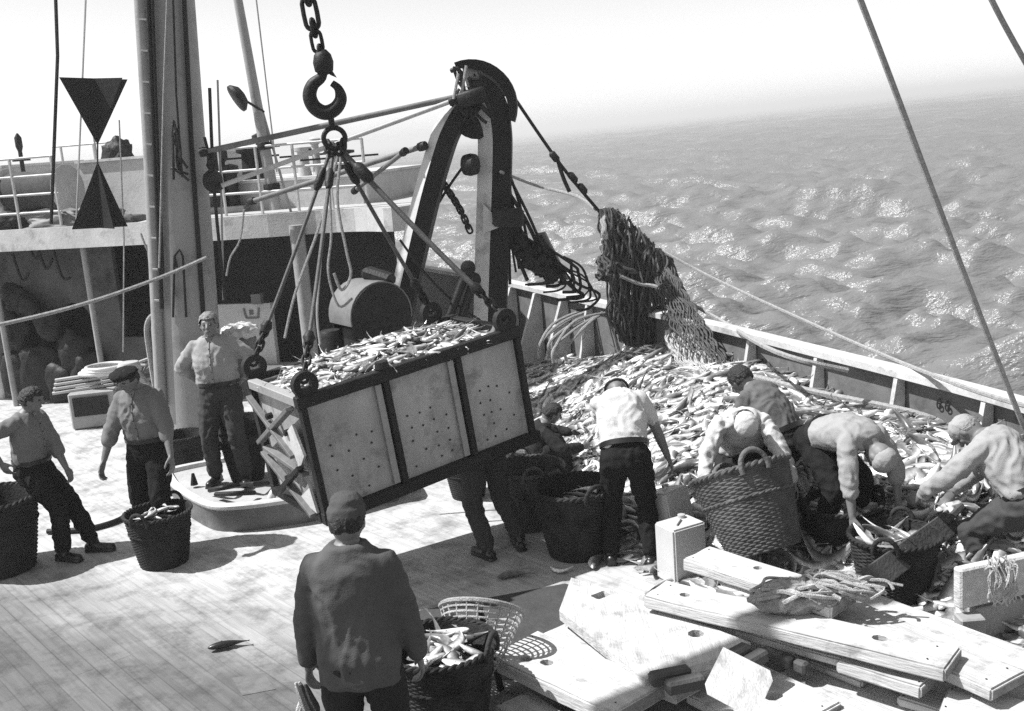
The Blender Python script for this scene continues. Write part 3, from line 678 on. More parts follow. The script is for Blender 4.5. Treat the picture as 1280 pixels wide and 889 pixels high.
def hand(mb, w, d, pn, side, curl=.5, sc_=1.0):
    """w wrist, d direction of the hand, pn palm normal (towards the palm side), side = lateral direction of the thumb"""
    d = V(d).normalized(); pn = V(pn); pn = (pn - d * pn.dot(d)).normalized(); th = V(side); th = (th - d * th.dot(d) - pn * th.dot(pn)).normalized()
    k = sc_
    rs = []
    for t, wx, tk in ((-.01, .026, .02), (.02, .034, .018), (.06, .042, .015), (.092, .040, .012)):
        c = V(w) + d * t * k; rs.append([c + th * (wx * k * math.cos(a)) + pn * (tk * k * math.sin(a)) for a in [2 * math.pi * j / 12 for j in range(12)]])
    mb.rings(rs)
    for i, (o_, l_) in enumerate(((.030, .92), (.010, 1.0), (-.011, .94), (-.031, .76))):
        p = V(w) + d * .086 * k + th * o_ * k; a = curl * (.5 + .12 * i); dd = d
        for sg, (ln, r1, r2) in enumerate(((.046, .0098, .009), (.03, .009, .0082), (.023, .0082, .007))):
            dd = (d * math.cos(a) + pn * math.sin(a)).normalized(); q = p + dd * ln * l_ * k
            cap(mb, p, q, r1 * k, r2 * k, 7); p = q; a += curl * .8
    p = V(w) + d * .022 * k + th * .028 * k + pn * .006
    for ln, sp, cl in ((.042, .85, .25), (.032, .35, .4), (.026, .1, .6)):
        dd = (d * 1 + th * sp + pn * cl * (.4 + curl)).normalized(); q = p + dd * ln * k; cap(mb, p, q, .0125 * k, .010 * k, 7); p = q

HEADS = []
def person(base, facing, label, group=None, H_=1.75, pelvis=(0, 0, .93), bend=0, lean=0, twist=0, neck=0, look=0, headup=0,
           hands=((-.30, .05, .82), (.30, .05, .82)), elbow=((-.6, -.8, 0), (.6, -.8, 0)), feet=((-.12, 0), (.12, 0)), toe=(-8, 8), knee=((-.1, 1, 0), (.1, 1, 0)),
           foot_z=(0, 0), handdir=(None, None), palm=(None, None), curl=.6, shirt=None, sleeve='long', pants=None, hat=None, hair=None, jacket=False, belt=True, boots=True, braces=False, fold=.010, seed=1, thick=1.0, collar=True, front=False):
    s = H_ / 1.75; T = thick
    Z, X0, Y0 = V((0, 0, 1)), V((1, 0, 0)), V((0, 1, 0))
    pel = V(pelvis); tw = R(twist)
    # spine curve
    pts = [pel]; dirs = []
    def up(f):
        b = R(bend) * f; l = R(lean) * f; d = V((math.sin(l), math.sin(b) * math.cos(l), math.cos(b) * math.cos(l))); return d.normalized()
    N_ = 11; seg = .053
    for i in range(N_): dirs.append(up(.55 + .65 * i / (N_ - 1))); pts.append(pts[-1] + dirs[-1] * seg)
    def spine(d_):      # point, up, right, forward at distance d_ along the spine
        f = max(0, min(N_ - 1e-3, d_ / seg)); i = int(f); u = dirs[i]; p = pts[i].lerp(pts[i + 1], f - i)
        if d_ < 0: p = pts[0] + dirs[0] * d_
        a = tw * min(1, max(0, d_ / .45)); x = (X0 * math.cos(a) + Y0 * math.sin(a)); x = (x - u * x.dot(u)).normalized(); return p, u, x, u.cross(x)
    def torso(mb, prof, grow=0.0, n=20, zz=True):
        rs = []
        for d_, rx, ry, off in prof:
            p, u, x, y = spine(d_); rs.append([p + y * off + x * ((rx * T + grow) * math.copysign(abs(math.cos(a)) ** .85, math.cos(a))) + y * ((ry * T + grow) * math.copysign(abs(math.sin(a)) ** .9, math.sin(a))) for a in [2 * math.pi * j / n for j in range(n)]])
        mb.rings(rs)
    PROF = [(-.10, .12, .09, 0), (-.05, .16, .115, 0), (.02, .168, .118, -.005), (.10, .15, .108, 0), (.18, .143, .105, .003), (.27, .155, .114, .005), (.36, .168, .118, 0), (.44, .168, .105, -.01), (.50, .14, .08, -.015), (.545, .085, .06, -.012), (.57, .06, .055, -.005)]
    pn_, un, xn, yn = spine(.54)
    nb = R(neck); ud = (un * math.cos(nb) + yn * math.sin(nb)).normalized(); neck_top = pn_ + ud * .028
    lk = R(look); hx = (xn * math.cos(lk) + yn * math.sin(lk)); hy = (yn * math.cos(lk) - xn * math.sin(lk)); hu = ud
    hp = R(headup); hu, hy = (hu * math.cos(hp) - hy * math.sin(hp)).normalized(), (hy * math.cos(hp) + hu * math.sin(hp)).normalized()
    hx = hy.cross(hu).normalized()
    hc = neck_top + hu * .092 + hy * .022
    SH = []
    for sgn in (-1, 1): p, u, x, y = spine(.458); SH.append(p + x * sgn * .166 * T - y * .01)
    HP = [pel + X0 * sgn * .09 for sgn in (-1, 1)]
    EL, WR, KN, AN = [], [], [], []
    for k in range(2):
        e, wv = ik(SH[k], hands[k], .29, .26, elbow[k]); EL.append(e); WR.append(wv)
        an = V((feet[k][0], feet[k][1], foot_z[k] + .10)); kn, an = ik(HP[k] - Z * .02, an, .43, .42, knee[k]); KN.append(kn); AN.append(an)
    # body: one continuous surface
    mb = MB(); torso(mb, PROF)
    for k in range(2):
        sg = (-1, 1)[k]
        cap(mb, SH[k], EL[k], .054, .041, mid=(.4, .052)); cap(mb, EL[k], WR[k], .042, .027, mid=(.3, .043))
        d = (WR[k] - EL[k]).normalized() if handdir[k] is None else V(handdir[k])
        pal = V((-sg, .1, -.2)) if palm[k] is None else V(palm[k])
        side = pal.cross(d) * (-sg) if palm[k] is None or True else None
        hand(mb, WR[k] + d.normalized() * .01, d, pal, pal.cross(d) * -sg, curl, s)
        cap(mb, HP[k], KN[k], .085, .056, mid=(.35, .082)); cap(mb, KN[k], AN[k], .056, .036, mid=(.3, .055))
        t = R(toe[k]); fd = V((math.sin(t), math.cos(t), 0)); cap(mb, AN[k] - Z * .045 - fd * .03, AN[k] - Z * .06 + fd * .15, .045, .032)
    cap(mb, pn_ - un * .04, neck_top + hu * .03, .062, .054)
    ell(mb, hc + hy * -.012, hx, hy, hu, .079, .099, .104); ell(mb, hc + hy * .022 - hu * .055, hx, hy, hu, .056, .068, .068, 12)
    cap(mb, hc + hy * .082 + hu * .012, hc + hy * .108 - hu * .022, .010, .017, 8)      # nose
    cap(mb, hc + hy * .070 - hx * .035 + hu * .030, hc + hy * .070 + hx * .035 + hu * .030, .013, .013, 8)   # brow
    cap(mb, hc + hy * .082 - hx * .018 - hu * .060, hc + hy * .082 + hx * .018 - hu * .060, .011, .011, 8)   # lips
    ell(mb, hc + hy * .074 - hu * .098, hx, hy, hu, .022, .018, .018, 8)                 # chin
    for sg in (-1, 1):
        ell(mb, hc + hx * sg * .079 - hy * .008 - hu * .01, hx, hy, hu, .010, .020, .032, 8)
        ell(mb, hc + hy * .062 + hx * sg * .036 - hu * .025, hx, hy, hu, .024, .02, .022, 8)
    body = mesh_obj(remesh(mb, .0095, 2), 'person', M['skin'])
    tag(body, label, 'person', group)
    bz = MB()
    for sg in (-1, 1):
        b2 = MB(); ell(b2, hc + hy * .077 + hx * sg * .030 + hu * .008, hx, hy, hu, .015, .011, .009, 8); b2.build('eye', M['eye'], body, smooth=True)
    b2 = MB(); ell(b2, hc + hy * .0925 - hu * .060, hx, hy, hu, .022, .006, .0035, 8); b2.build('mouth', M['eye'], body, smooth=True)
    # shirt or jacket
    if shirt:
        mb = MB(); g = .022 if jacket else .014
        prof = [p for p in PROF if p[0] > (.03 if not jacket else -.2)][0:-1]
        if jacket: prof = [(-.13, .17, .125, 0)] + [(a, b_ * (1.05 if a < .3 else 1), c * 1.08, o_) for a, b_, c, o_ in prof[1:]]
        else: prof = [(.05, .12, .09, 0), (.085, .16, .115, 0)] + [(a, b_ * (1.07 if .05 < a < .3 else 1), c * (1.12 if .05 < a < .3 else 1.02), o_) for a, b_, c, o_ in prof[1:]]
        torso(mb, [(a, b_ * (1.04 if a < .4 else 1) + (.012 if .03 < a < .35 else 0), c, o_) for a, b_, c, o_ in prof], g)
        for k in range(2):
            cap(mb, SH[k], EL[k], .060 + g * .4, .062 + g * .3, mid=(.5, .068 + g * .3)) if sleeve != 'short' else cap(mb, SH[k], SH[k].lerp(EL[k], .62), .068, .066)
            if sleeve == 'long': cap(mb, EL[k], EL[k].lerp(WR[k], .93), .062 + g * .3, .047 + g * .2, mid=(.5, .061))
            elif sleeve == 'rolled': cap(mb, EL[k], EL[k].lerp(WR[k], .34), .063, .060)
        if jacket: mb.tube([pn_ + un * .008 + xn * .078 * math.cos(a) + yn * (.072 * math.sin(a) - .012) for a in [2 * math.pi * j / 20 for j in range(20)]], .026, 8, True)
        if front:      # button strip and buttons, laid on the cloth
            from mathutils.bvhtree import BVHTree
            sh0 = remesh(mb, .0125, 4, fold, seed, 6.5, .8); bv = BVHTree.FromPolygons([v.co for v in sh0.vertices], [p_.vertices[:] for p_ in sh0.polygons]); fpts = []
            for i_ in range(12):
                p, u, x, y = spine(.11 + .40 * i_ / 11); hit = bv.ray_cast(p + y * .5, -y)
                if hit[0] is not None: fpts.append(hit[0] + y * .002)
            bpy.data.meshes.remove(sh0); FRONT = fpts
        if collar:
            for sg in (-1, 1): cap(mb, pn_ - yn * .035 + xn * sg * .02, pn_ + xn * sg * .05 + yn * .045 - un * .03, .028, .022)
        sh = mesh_obj(remesh(mb, .0125, 4, fold, seed, 6.5, .8), 'jacket' if jacket else 'shirt', shirt, body)
        if front and len(FRONT) > 3:
            MB().tube(FRONT, .006, 6).build('button_strip', shirt, sh, smooth=True)
            for p in FRONT[1::2]: b2 = MB(); ell(b2, p + V((0, .006, 0)), X0, Y0, Z, .007, .005, .007, 8); b2.build('button', M['hair'], sh)
            b2 = MB(); p = FRONT[-1]; b2.prism([p + V((-.035, .004, .035)), p + V((.035, .004, .035)), p + V((0, .004, -.05))], (0, .004, 0)); b2.build('open_neck', M['skin'], sh)
    # trousers
    mb = MB(); torso(mb, [(-.14, .10, .085, 0), (-.09, .15, .115, 0), (-.03, .172, .13, -.004), (.03, .172, .125, 0), (.085, .158, .118, 0)], .012)
    for k in range(2):
        cap(mb, HP[k] - Z * .0, KN[k], .108 * T, .082, mid=(.4, .104 * T)); cap(mb, KN[k], AN[k].lerp(KN[k], .1), .082, .070, mid=(.4, .080))
    mesh_obj(remesh(mb, .0125, 5, fold * 1.2, seed + 4, 5.5, .8), 'trousers', pants, body)
    if belt:
        p, u, x, y = spine(.075); q, u2, x2, y2 = spine(.11); rs = []
        for c, xx, yy, g in ((p, x, y, .040), (q, x2, y2, .040)): rs.append([c + xx * ((.158 * T + g) * math.cos(a)) + yy * ((.117 * T + g) * math.sin(a)) for a in [2 * math.pi * j / 24 for j in range(24)]])
        MB().rings(rs).build('belt', M['boot'], body, smooth=True)
    for k in range(2):
        t = R(toe[k]); fd = V((math.sin(t), math.cos(t), 0)); mb = MB()
        if boots: cap(mb, AN[k].lerp(KN[k], .35), AN[k], .066, .052)
        cap(mb, AN[k], AN[k] - Z * .04, .052, .050); cap(mb, AN[k] - Z * .052 - fd * .05, AN[k] - Z * .058 + fd * .17, .046, .040, flat=(Z, .95))
        mb.box(AN[k] - Z * .087 + fd * .055, (.088, .29, .024), Matrix((V((fd.y, -fd.x, 0)), fd, Z)).transposed(), .008)
        mesh_obj(remesh(mb, .010, 2), 'boot', M['boot'], body)
    # hair and headgear
    if hair:
        mb = MB(); ell(mb, hc - hy * .02 + hu * .014, hx, hy, hu, *((.095, .110, .113) if not hat else (.084, .100, .100))); 
        me = remesh(mb, .008, 1, .008, seed, 30)
        bm = bmesh.new(); bm.from_mesh(me)
        kill = [v for v in bm.verts if ((v.co - hc).dot(hy) > .045 and (v.co - hc).dot(hu) < .062) or (v.co - hc).dot(hu) < -.055 or ((v.co - hc).dot(hy) > -.01 and (v.co - hc).dot(hu) < .005)]
        bmesh.ops.delete(bm, geom=kill, context='VERTS'); bm.to_mesh(me); bm.free(); mesh_obj(me, 'hair', hair, body)
    if hat:
        kind, hm = hat; mb = MB()
        if kind == 'beanie':
            rs = []
            for z, r_ in ((.0, .098), (.02, .103), (.055, .103), (.062, .095), (.1, .085), (.125, .055), (.135, .01)):
                c = hc - hy * .012 + hu * (z + .012); rs.append([c + hx * r_ * .88 * math.cos(a) + hy * r_ * 1.03 * math.sin(a) for a in [2 * math.pi * j / 24 for j in range(24)]])
            mb.rings(rs); me = remesh(mb, .008, 2, .004, seed, 22)
        elif kind == 'bobble':      # cap with a thick rolled edge and hollow crown
            mb.tube([hc - hy * .012 + hu * .045 + hx * .082 * math.cos(a) + hy * .098 * math.sin(a) for a in [2 * math.pi * j / 24 for j in range(24)]], .026, 10, True)
            ell(mb, hc - hy * .012 + hu * .04, hx, hy, hu, .088, .100, .078); cap(mb, hc + hu * .10, hc + hu * .13, .022, .016)
            me = remesh(mb, .008, 2, .004, seed, 25)
        elif kind == 'flat':        # beret like dark cap, wide and flat
            ell(mb, hc - hy * .005 + hu * .075, hx, hy, hu, .118, .128, .042, 20); ell(mb, hc - hy * .01 + hu * .05, hx, hy, hu, .088, .10, .035)
            cap(mb, hc + hy * .085 + hu * .052 - hx * .03, hc + hy * .085 + hu * .052 + hx * .03, .024, .024, flat=(hu, .35))
            me = remesh(mb, .009, 2, .005, seed, 14)
        else:                       # soft light cap pulled over the head, with a short peak
            ell(mb, hc - hy * .012 + hu * .045, hx, hy, hu, .094, .108, .085, 18)
            if kind == 'peaked': cap(mb, hc + hy * .10 + hu * .035 - hx * .03, hc + hy * .10 + hu * .035 + hx * .03, .035, .035, flat=(hu, .25))
            me = remesh(mb, .009, 2, .004, seed, 14)
        me2 = mesh_obj(me, 'cap', hm, body)
        if kind == 'banded':
            MB().tube([hc - hy * .012 + hu * .012 + hx * .095 * math.cos(a) + hy * .108 * math.sin(a) for a in [2 * math.pi * j / 24 for j in range(24)]], .010, 8, True).build('hat_band', M['boot'], body, smooth=True)
    if braces:
        for sg in (-1, 1):
            for fr in (1, -1):
                pts = []
                for d_ in (.09, .18, .27, .36, .44, .5, .53):
                    p, u, x, y = spine(d_); rr = .118 if d_ < .42 else (.105 if d_ < .47 else .07); off = .0 if fr > 0 else 0
                    pts.append(p + x * sg * (.07 + .02 * d_) + y * fr * (rr + .020 + (.012 if .05 < d_ < .3 else 0)))
                MB().tube(spline(pts, 3), .011, 6).build('brace', M['boot'], body)
    HEADS.append((label[:40], hc.copy(), [w_.copy() for w_ in WR], body))
    body.location = V(base); body.rotation_euler = (0, 0, R(facing)); body.scale = (s, s, s)
    return body

# ---------------------------------------------------------------- baskets
def make_basket(rt=.31, rb=.22, h=.52, m=None, m2=None, rows=38, stakes=44, name='wicker_basket'):
    m = m or M['wick']; root = empty(name); sub = 4; nn = stakes * sub
    mb = MB(); rs = []; inner = []
    nr = rows * 3
    for i in range(nr + 1):
        f = i / nr; z = f * h; rad = rb + (rt - rb) * f ** .85; row = int(min(f * rows, rows - 1e-3)); fr = f * rows - row
        rnd_ = math.sin(math.pi * fr) * .0045 if i < nr else 0
        rs.append([((rad + rnd_ * (1 + .9 * math.cos(stakes / 2 * t + math.pi * row))) * math.cos(t), (rad + rnd_ * (1 + .9 * math.cos(stakes / 2 * t + math.pi * row))) * math.sin(t), z) for t in [2 * math.pi * j / nn for j in range(nn)]])
    mb.rings(rs, caps=False)
    rs2 = [[((rt - .016) * math.cos(t), (rt - .016) * math.sin(t), h) for t in [2 * math.pi * j / nn for j in range(nn)]]]
    rs2 += [[((rb + (rt - rb) * (z / h) ** .85 - .016) * math.cos(t), (rb + (rt - rb) * (z / h) ** .85 - .016) * math.sin(t), z) for t in [2 * math.pi * j / nn for j in range(nn)]] for z in (h * .6, h * .25, .02)]
    mb.rings([[p for p in rs[-1]]] + rs2, caps=False); mb.add(rs2[-1], [tuple(range(nn))]); mb.add(rs[0], [tuple(range(nn))[::-1]])
    mb.build('basket_wall', m, root, smooth=40)
    for zz, r_ in ((h, .017), (h * .66, .009)):
        rad = rb + (rt - rb) * (zz / h) ** .85 + .004; mb = MB()
        for ph in (0, math.pi):
            mb.tube([((rad + r_ * .5 * math.cos(22 * t + ph)) * math.cos(t), (rad + r_ * .5 * math.cos(22 * t + ph)) * math.sin(t), zz + r_ * .5 * math.sin(22 * t + ph)) for t in [2 * math.pi * j / 132 for j in range(132)]], r_ * .7, 6, True)
        mb.build('rim' if zz == h else 'band', m2 or m, root, smooth=True)
    for sg in (1, -1):
        pts = [((rt + .005) * sg + sg * .012 * math.sin(t), .085 * math.cos(t), h - .02 + .105 * math.sin(t)) for t in [math.pi * (k - 1) / 12 for k in range(15)]]
        MB().tube(pts, .017, 8).build('handle', m2 or m, root, smooth=True)
    return root
BK = make_basket(); BK_used = False
def basket(loc, rz, label, group, sc_=1.0, tilt=None, src=None):
    global BK_used
    if src is None:
        o = BK if not BK_used else copy_tree(BK); BK_used = True
    else: o = copy_tree(src)
    o.location = loc; o.rotation_euler = ((Euler((R(tilt[0]), R(tilt[1]), 0)).to_matrix() if tilt else Matrix.Identity(3)) @ Matrix.Rotation(R(rz), 3, 'Z')).to_euler(); o.scale = (sc_,) * 3
    for ch in (o,): tag(o, label, 'basket', group)
    return o

# ---------------------------------------------------------------- fish
def fish_geo(L=.42, bendx=.0, ns=11, nc=8, fat=1.0, fins=True):
    """verts, faces, tone; body along X, belly down -Z"""
    vs, fs, tn = [], [], []
    prof = [(0, .14), (.03, .42), (.10, .74), (.22, .96), (.36, 1), (.50, .90), (.64, .66), (.78, .38), (.88, .20), (.95, .14)][:ns]
    for i, (t, r) in enumerate(prof):
        x = (t - .45) * L; cy = bendx * L * (t - .45) ** 2 * 2.2
        for j in range(nc):
            a = 2 * math.pi * j / nc; hh = .12 * L * r * fat; ww = .09 * L * r * fat
            vs.append((x, ww * math.sin(a), cy + hh * math.cos(a) * (1 if math.cos(a) > 0 else 1.15)))
            tn.append(.07 + .04 * (i % 2) if math.cos(a) > .3 else (.22 if math.cos(a) > -.3 else .70))
        if i:
            for j in range(nc): b = (i - 1) * nc; fs.append((b + j, b + (j + 1) % nc, b + nc + (j + 1) % nc, b + nc + j))
    k = len(prof) - 1; fs.append(tuple(range(nc))[::-1]); fs.append(tuple(range(k * nc, k * nc + nc)))
    def fin(pts, tone):
        b = len(vs); vs.extend(pts); tn.extend([tone] * len(pts)); fs.append(tuple(range(b, b + len(pts))))
    ce = bendx * L * .55 ** 2 * 2.2; ct = bendx * L * .5 ** 2 * 2.2
    fin([(.49 * L, 0, ct + .02 * L), (.57 * L, 0, ce * 1.1 + .065 * L), (.55 * L, 0, ce), (.57 * L, 0, ce * 1.1 - .065 * L), (.49 * L, 0, ct - .02 * L)], .2)
    if fins:
        fin([(-.16 * L, .004, .09 * L), (-.08 * L, .0, .155 * L), (.02 * L, .0, .12 * L)], .16)
        fin([(.06 * L, .004, .09 * L), (.12 * L, .01, .13 * L), (.22 * L, .01, .06 * L)], .16)
        fin([(.04 * L, .0, -.11 * L), (.1 * L, .01, -.15 * L), (.2 * L, .01, -.06 * L)], .3)
        fin([(-.2 * L, .065 * L, -.02 * L), (-.08 * L, .10 * L, -.06 * L), (-.1 * L, .06 * L, -.0)], .3)
    return vs, fs, tn
mf_ = bpy.data.materials.new('fish_skin'); mf_.use_nodes = True
def _fm():
    nt = mf_.node_tree; L = nt.links.new; N = nt.nodes.new; b = nt.nodes['Principled BSDF']; b.inputs['Roughness'].default_value = .33; b.inputs['Specular IOR Level'].default_value = .6
    at = N('ShaderNodeAttribute'); at.attribute_name = 'tone'; tc = N('ShaderNodeTexCoord'); n = N('ShaderNodeTexNoise'); n.inputs['Scale'].default_value = 28; n.inputs['Detail'].default_value = 4
    L(tc.outputs['Object'], n.inputs[0]); r = N('ShaderNodeMapRange'); r.inputs[1].default_value = .3; r.inputs[2].default_value = .7; r.inputs[3].default_value = .7; r.inputs[4].default_value = 1.3; L(n.outputs[0], r.inputs[0])
    oi = N('ShaderNodeObjectInfo'); r3 = N('ShaderNodeMapRange'); r3.inputs[3].default_value = .75; r3.inputs[4].default_value = 1.25; L(oi.outputs['Random'], r3.inputs[0])
    mu = N('ShaderNodeMath'); mu.operation = 'MULTIPLY'; L(at.outputs['Fac'], mu.inputs[0]); L(r.outputs[0], mu.inputs[1]); m2 = N('ShaderNodeMath'); m2.operation = 'MULTIPLY'; L(mu.outputs[0], m2.inputs[0]); L(r3.outputs[0], m2.inputs[1])
    L(m2.outputs[0], b.inputs['Base Color'])
_fm()
def fish_mesh(*a, **k):
    vs, fs, tn = fish_geo(*a, **k); me = bpy.data.meshes.new('fish'); me.from_pydata(vs, [], fs); at = me.attributes.new('tone', 'FLOAT', 'POINT'); at.data.foreach_set('value', tn)
    me.materials.append(mf_); me.shade_smooth(); me.update(); return me
FISH = [fish_mesh(.42, .1), fish_mesh(.40, .7), fish_mesh(.44, -.6), fish_mesh(.38, .35, fat=1.12), fish_mesh(.46, 1.1)]
NF = 0
def fish(loc, rot, k=None, s=1.0, label='dead codfish with a pale belly lying on the great heap of fish', group='codfish of the catch'):
    global NF; NF += 1
    o = bpy.data.objects.new('fish', FISH[rnd.randrange(5) if k is None else k]); COL.objects.link(o)
    o.location = loc; o.rotation_euler = rot; o.scale = (s,) * 3; return tag(o, label, 'fish', group)
def fish_mass(name, placements, label, cat, extra=None):
    """one mesh of very many fish; placements = list of (loc, euler, variant, scale)"""
    gs = [fish_geo(.42, b, ns=10, nc=8, fat=f, fins=False) for b, f in ((.3, 1), (.8, .95), (-.7, 1), (1.2, 1.05), (-.2, 1.1))]
    V_, F_, T_ = [], [], []; n = 0
    for loc, rot, k, s in placements:
        vs, fs, tn = gs[k]; Mx = np.array(Euler(rot).to_matrix()); v = (np.array(vs) * s) @ Mx.T + np.array(loc); V_.append(v); T_.append(np.array(tn) * rnd.uniform(.7, 1.3)); F_ += [tuple(n + i for i in f) for f in fs]; n += len(vs)
    if extra is not None:
        vs, fs, tone = extra; V_.append(np.array(vs)); T_.append(np.full(len(vs), tone)); F_ += [tuple(n + i for i in f) for f in fs]
    me = bpy.data.meshes.new(name); me.from_pydata(np.concatenate(V_).tolist(), [], F_); at = me.attributes.new('tone', 'FLOAT', 'POINT'); at.data.foreach_set('value', np.concatenate(T_).astype(np.float32))
    me.materials.append(mf_); me.shade_smooth(); me.update(); o = bpy.data.objects.new(name, me); COL.objects.link(o); return tag(o, label, cat, None, 'stuff')
# ---------------------------------------------------------------- the great heap of fish
edge_px = [(560, 462), (640, 500), (668, 560), (700, 610), (735, 680), (830, 716), (960, 745), (1110, 775), (1200, 800), (1300, 830), (1500, 880)]
EDGE = [G(x, y, 0) for x, y in edge_px]
def seg_d(p, a, b):
    ab = b - a; t = max(0, min(1, (p - a).dot(ab) / ab.length_squared)); return (p - (a + ab * t)).length
E2 = [V((p.x, p.y)) for p in EDGE]; B2 = [V((p.x, p.y)) for p in BUL]
def side(p, line):     # signed side by nearest segment
    best, sg = 1e9, 1
    for a, b in zip(line[:-1], line[1:]):
        d = seg_d(p, a, b)
        if d < best: best = d; c = (b - a); q = p - a; sg = c.x * q.y - c.y * q.x
    return best if sg > 0 else -best
def heap_h(x, y):
    p = V((x, y)); e = side(p, E2)
    if e <= 0: return 0
    f = min(e / 1.9, 1); h = .72 * (f * f * (3 - 2 * f)) ** .75
    h += .10 * noise.noise(V((x * .8, y * .8, 3))) * f + .05 * noise.noise(V((x * 2.2, y * 2.2, 7))) * f
    if y > 13: h *= max(0, 1 - (y - 13) / 3.0)
    return max(h, 0)
bs = side(V((2.5, 9.0)), B2); bsgn = 1 if bs > 0 else -1
nx, ny = 110, 130; gx = [-2.5 + 9.5 * i / (nx - 1) for i in range(nx)]; gy = [4.0 + 13 * j / (ny - 1) for j in range(ny)]
vs, fs = [], []
ok = {}
for j in range(ny):
    for i in range(nx):
        p = V((gx[i], gy[j])); ins_ = side(p, B2) * bsgn > .06; h = heap_h(*p); ok[(i, j)] = ins_ ; vs.append((p.x, p.y, h - .08 if h > 0 else -.03))
for j in range(ny - 1):
    for i in range(nx - 1):
        if all(ok[c] for c in ((i, j), (i + 1, j), (i, j + 1), (i + 1, j + 1))) and max(vs[j * nx + i][2], vs[(j + 1) * nx + i + 1][2]) > -.02: b_ = j * nx + i; fs.append((b_, b_ + 1, b_ + nx + 1, b_ + nx))
base_geo = (vs, fs, .04)
cand = []
tries = 0
while len(cand) < 7200 and tries < 60000:
    tries += 1
    y = 4.6 + 11.4 * rnd.random() ** .9; x = rnd.uniform(-2.2, 6.5); p = V((x, y))
    if side(p, B2) * bsgn < .14: continue
    h = heap_h(x, y)
    if h <= 0.0:
        if side(p, E2) < -.25 or rnd.random() < .8: continue
    q = scr((x, y, h))
    if not (-60 < q[0] < 1400 and 380 < q[1] < 960): continue
    hx_ = (heap_h(x + .1, y) - heap_h(x - .1, y)) / .2; hy_ = (heap_h(x, y + .1) - heap_h(x, y - .1)) / .2
    lift = rnd.choice((-.04, 0, .05, .09)) if h > .03 else .035
    yaw = rnd.gauss(R(-15), R(60)) + (math.pi if rnd.random() < .5 else 0)
    nrm = V((-hx_, -hy_, 1)).normalized(); xd = V((math.cos(yaw), math.sin(yaw), rnd.uniform(-.09, .09))); roll_ = rnd.choice((R(90), R(-90))) + rnd.gauss(0, .28)
    Mx = align(nrm, xd); Mx = Mx @ Matrix.Rotation(roll_, 3, 'X'); s = rnd.choice((.5, .62, .72, .82, .92, 1.08)); dist = V((x, y, h - 3.5)).length
    cand.append((s / dist * (1 if 0 < q[0] < 1280 and q[1] < 889 else .01), (x, y, max(h, .0) + lift), tuple(Mx.to_euler()), rnd.randrange(5), s))
cand.sort(key=lambda c: -c[0])
HEAP_IND = 215
LBL_HEAP = 'silvery codfish lying on the great heap of fish by the bulwark'
for c in cand[:HEAP_IND]: fish(c[1], c[2], c[3], c[4], LBL_HEAP, 'codfish lying on the great heap')
fish_mass('fish_heap', [c[1:] for c in cand[HEAP_IND:]], 'great heap of pale codfish piled on deck against the bulwark', 'fish heap', base_geo)

# ---------------------------------------------------------------- the tilted steel crate hanging from the hook
A = P(376, 503, 7.9); B = P(643, 415, 8.9)
cu = (B - A).normalized(); CL = (B - A).length
cw = V((0, 0, -1)); cw = (cw - cu * cw.dot(cu)); cw = (cw + V((0, -.0, 0))).normalized(); cv = cw.cross(cu); cv = cv if cv.y > 0 else -cv
CW_, CH_ = 1.0, .93
crate = empty('fish_crate', A, 0, 'large tilted steel crate of fish hanging from the crane hook', 'crate')
def cp(u, v, w_): return cu * u * CL + cv * v * CW_ + cw * w_ * CH_      # local coordinates (the Empty is not rotated)
CR = Matrix((cu, cv, -cw)).transposed()
MB().box(cp(.5, .03, .5), (CL - .02, .012, CH_ - .02), CR).build('front_panel', M['steelp'], crate)
MB().box(cp(.5, .97, .5), (CL - .02, .012, CH_ - .02), CR).build('back_panel', M['steelp'], crate)
MB().box(cp(.015, .5, .5), (.012, CW_ - .02, CH_ - .02), CR).build('end_panel', M['steelp'], crate)
MB().box(cp(.985, .5, .5), (.012, CW_ - .02, CH_ - .02), CR).build('end_panel', M['steelp'], crate)
MB().box(cp(.5, .5, .98), (CL - .02, CW_ - .02, .015), CR).build('floor_panel', M['steelp'], crate)
fr = M['iron']
t_ = .075
for v_ in (0, 1):
    MB().bar(cp(0, v_, 0) - cu * .04, cp(1, v_, 0) + cu * .04, t_, t_ + .02, -cw, .006).build('top_rail', fr, crate)
    MB().bar(cp(0, v_, 1) - cu * .03, cp(1, v_, 1) + cu * .07, t_, t_ + .02, -cw, .006).build('bottom_rail', fr, crate)
for v_ in (0, 1):
    for u_ in (0, .36, .70, 1): MB().bar(cp(u_, v_, .05), cp(u_, v_, .95), .055 if 0 < u_ < 1 else .075, .05, cu, .004).build('upright', fr, crate)
MB().bar(cp(0, 0, 0) + cv * .04, cp(0, 1, 0) - cv * .04, t_, t_, -cw, .006).build('end_rail', M['grey'], crate)
MB().bar(cp(1, 0, 0) + cv * .04, cp(1, 1, 0) - cv * .04, t_, t_, -cw, .006).build('end_rail', fr, crate)
for u_ in (0, 1): MB().bar(cp(u_, 0, 1) + cv * .04, cp(u_, 1, 1) - cv * .04, t_, t_, -cw, .006).build('end_rail', fr, crate)
# pale vertical weld strips on the panels (second sheets)
for u_ in (.325, .665): MB().box(cp(u_, -.0, .5), (.05, .014, CH_ - .12), CR).build('cover_strip', M['grey'], crate)
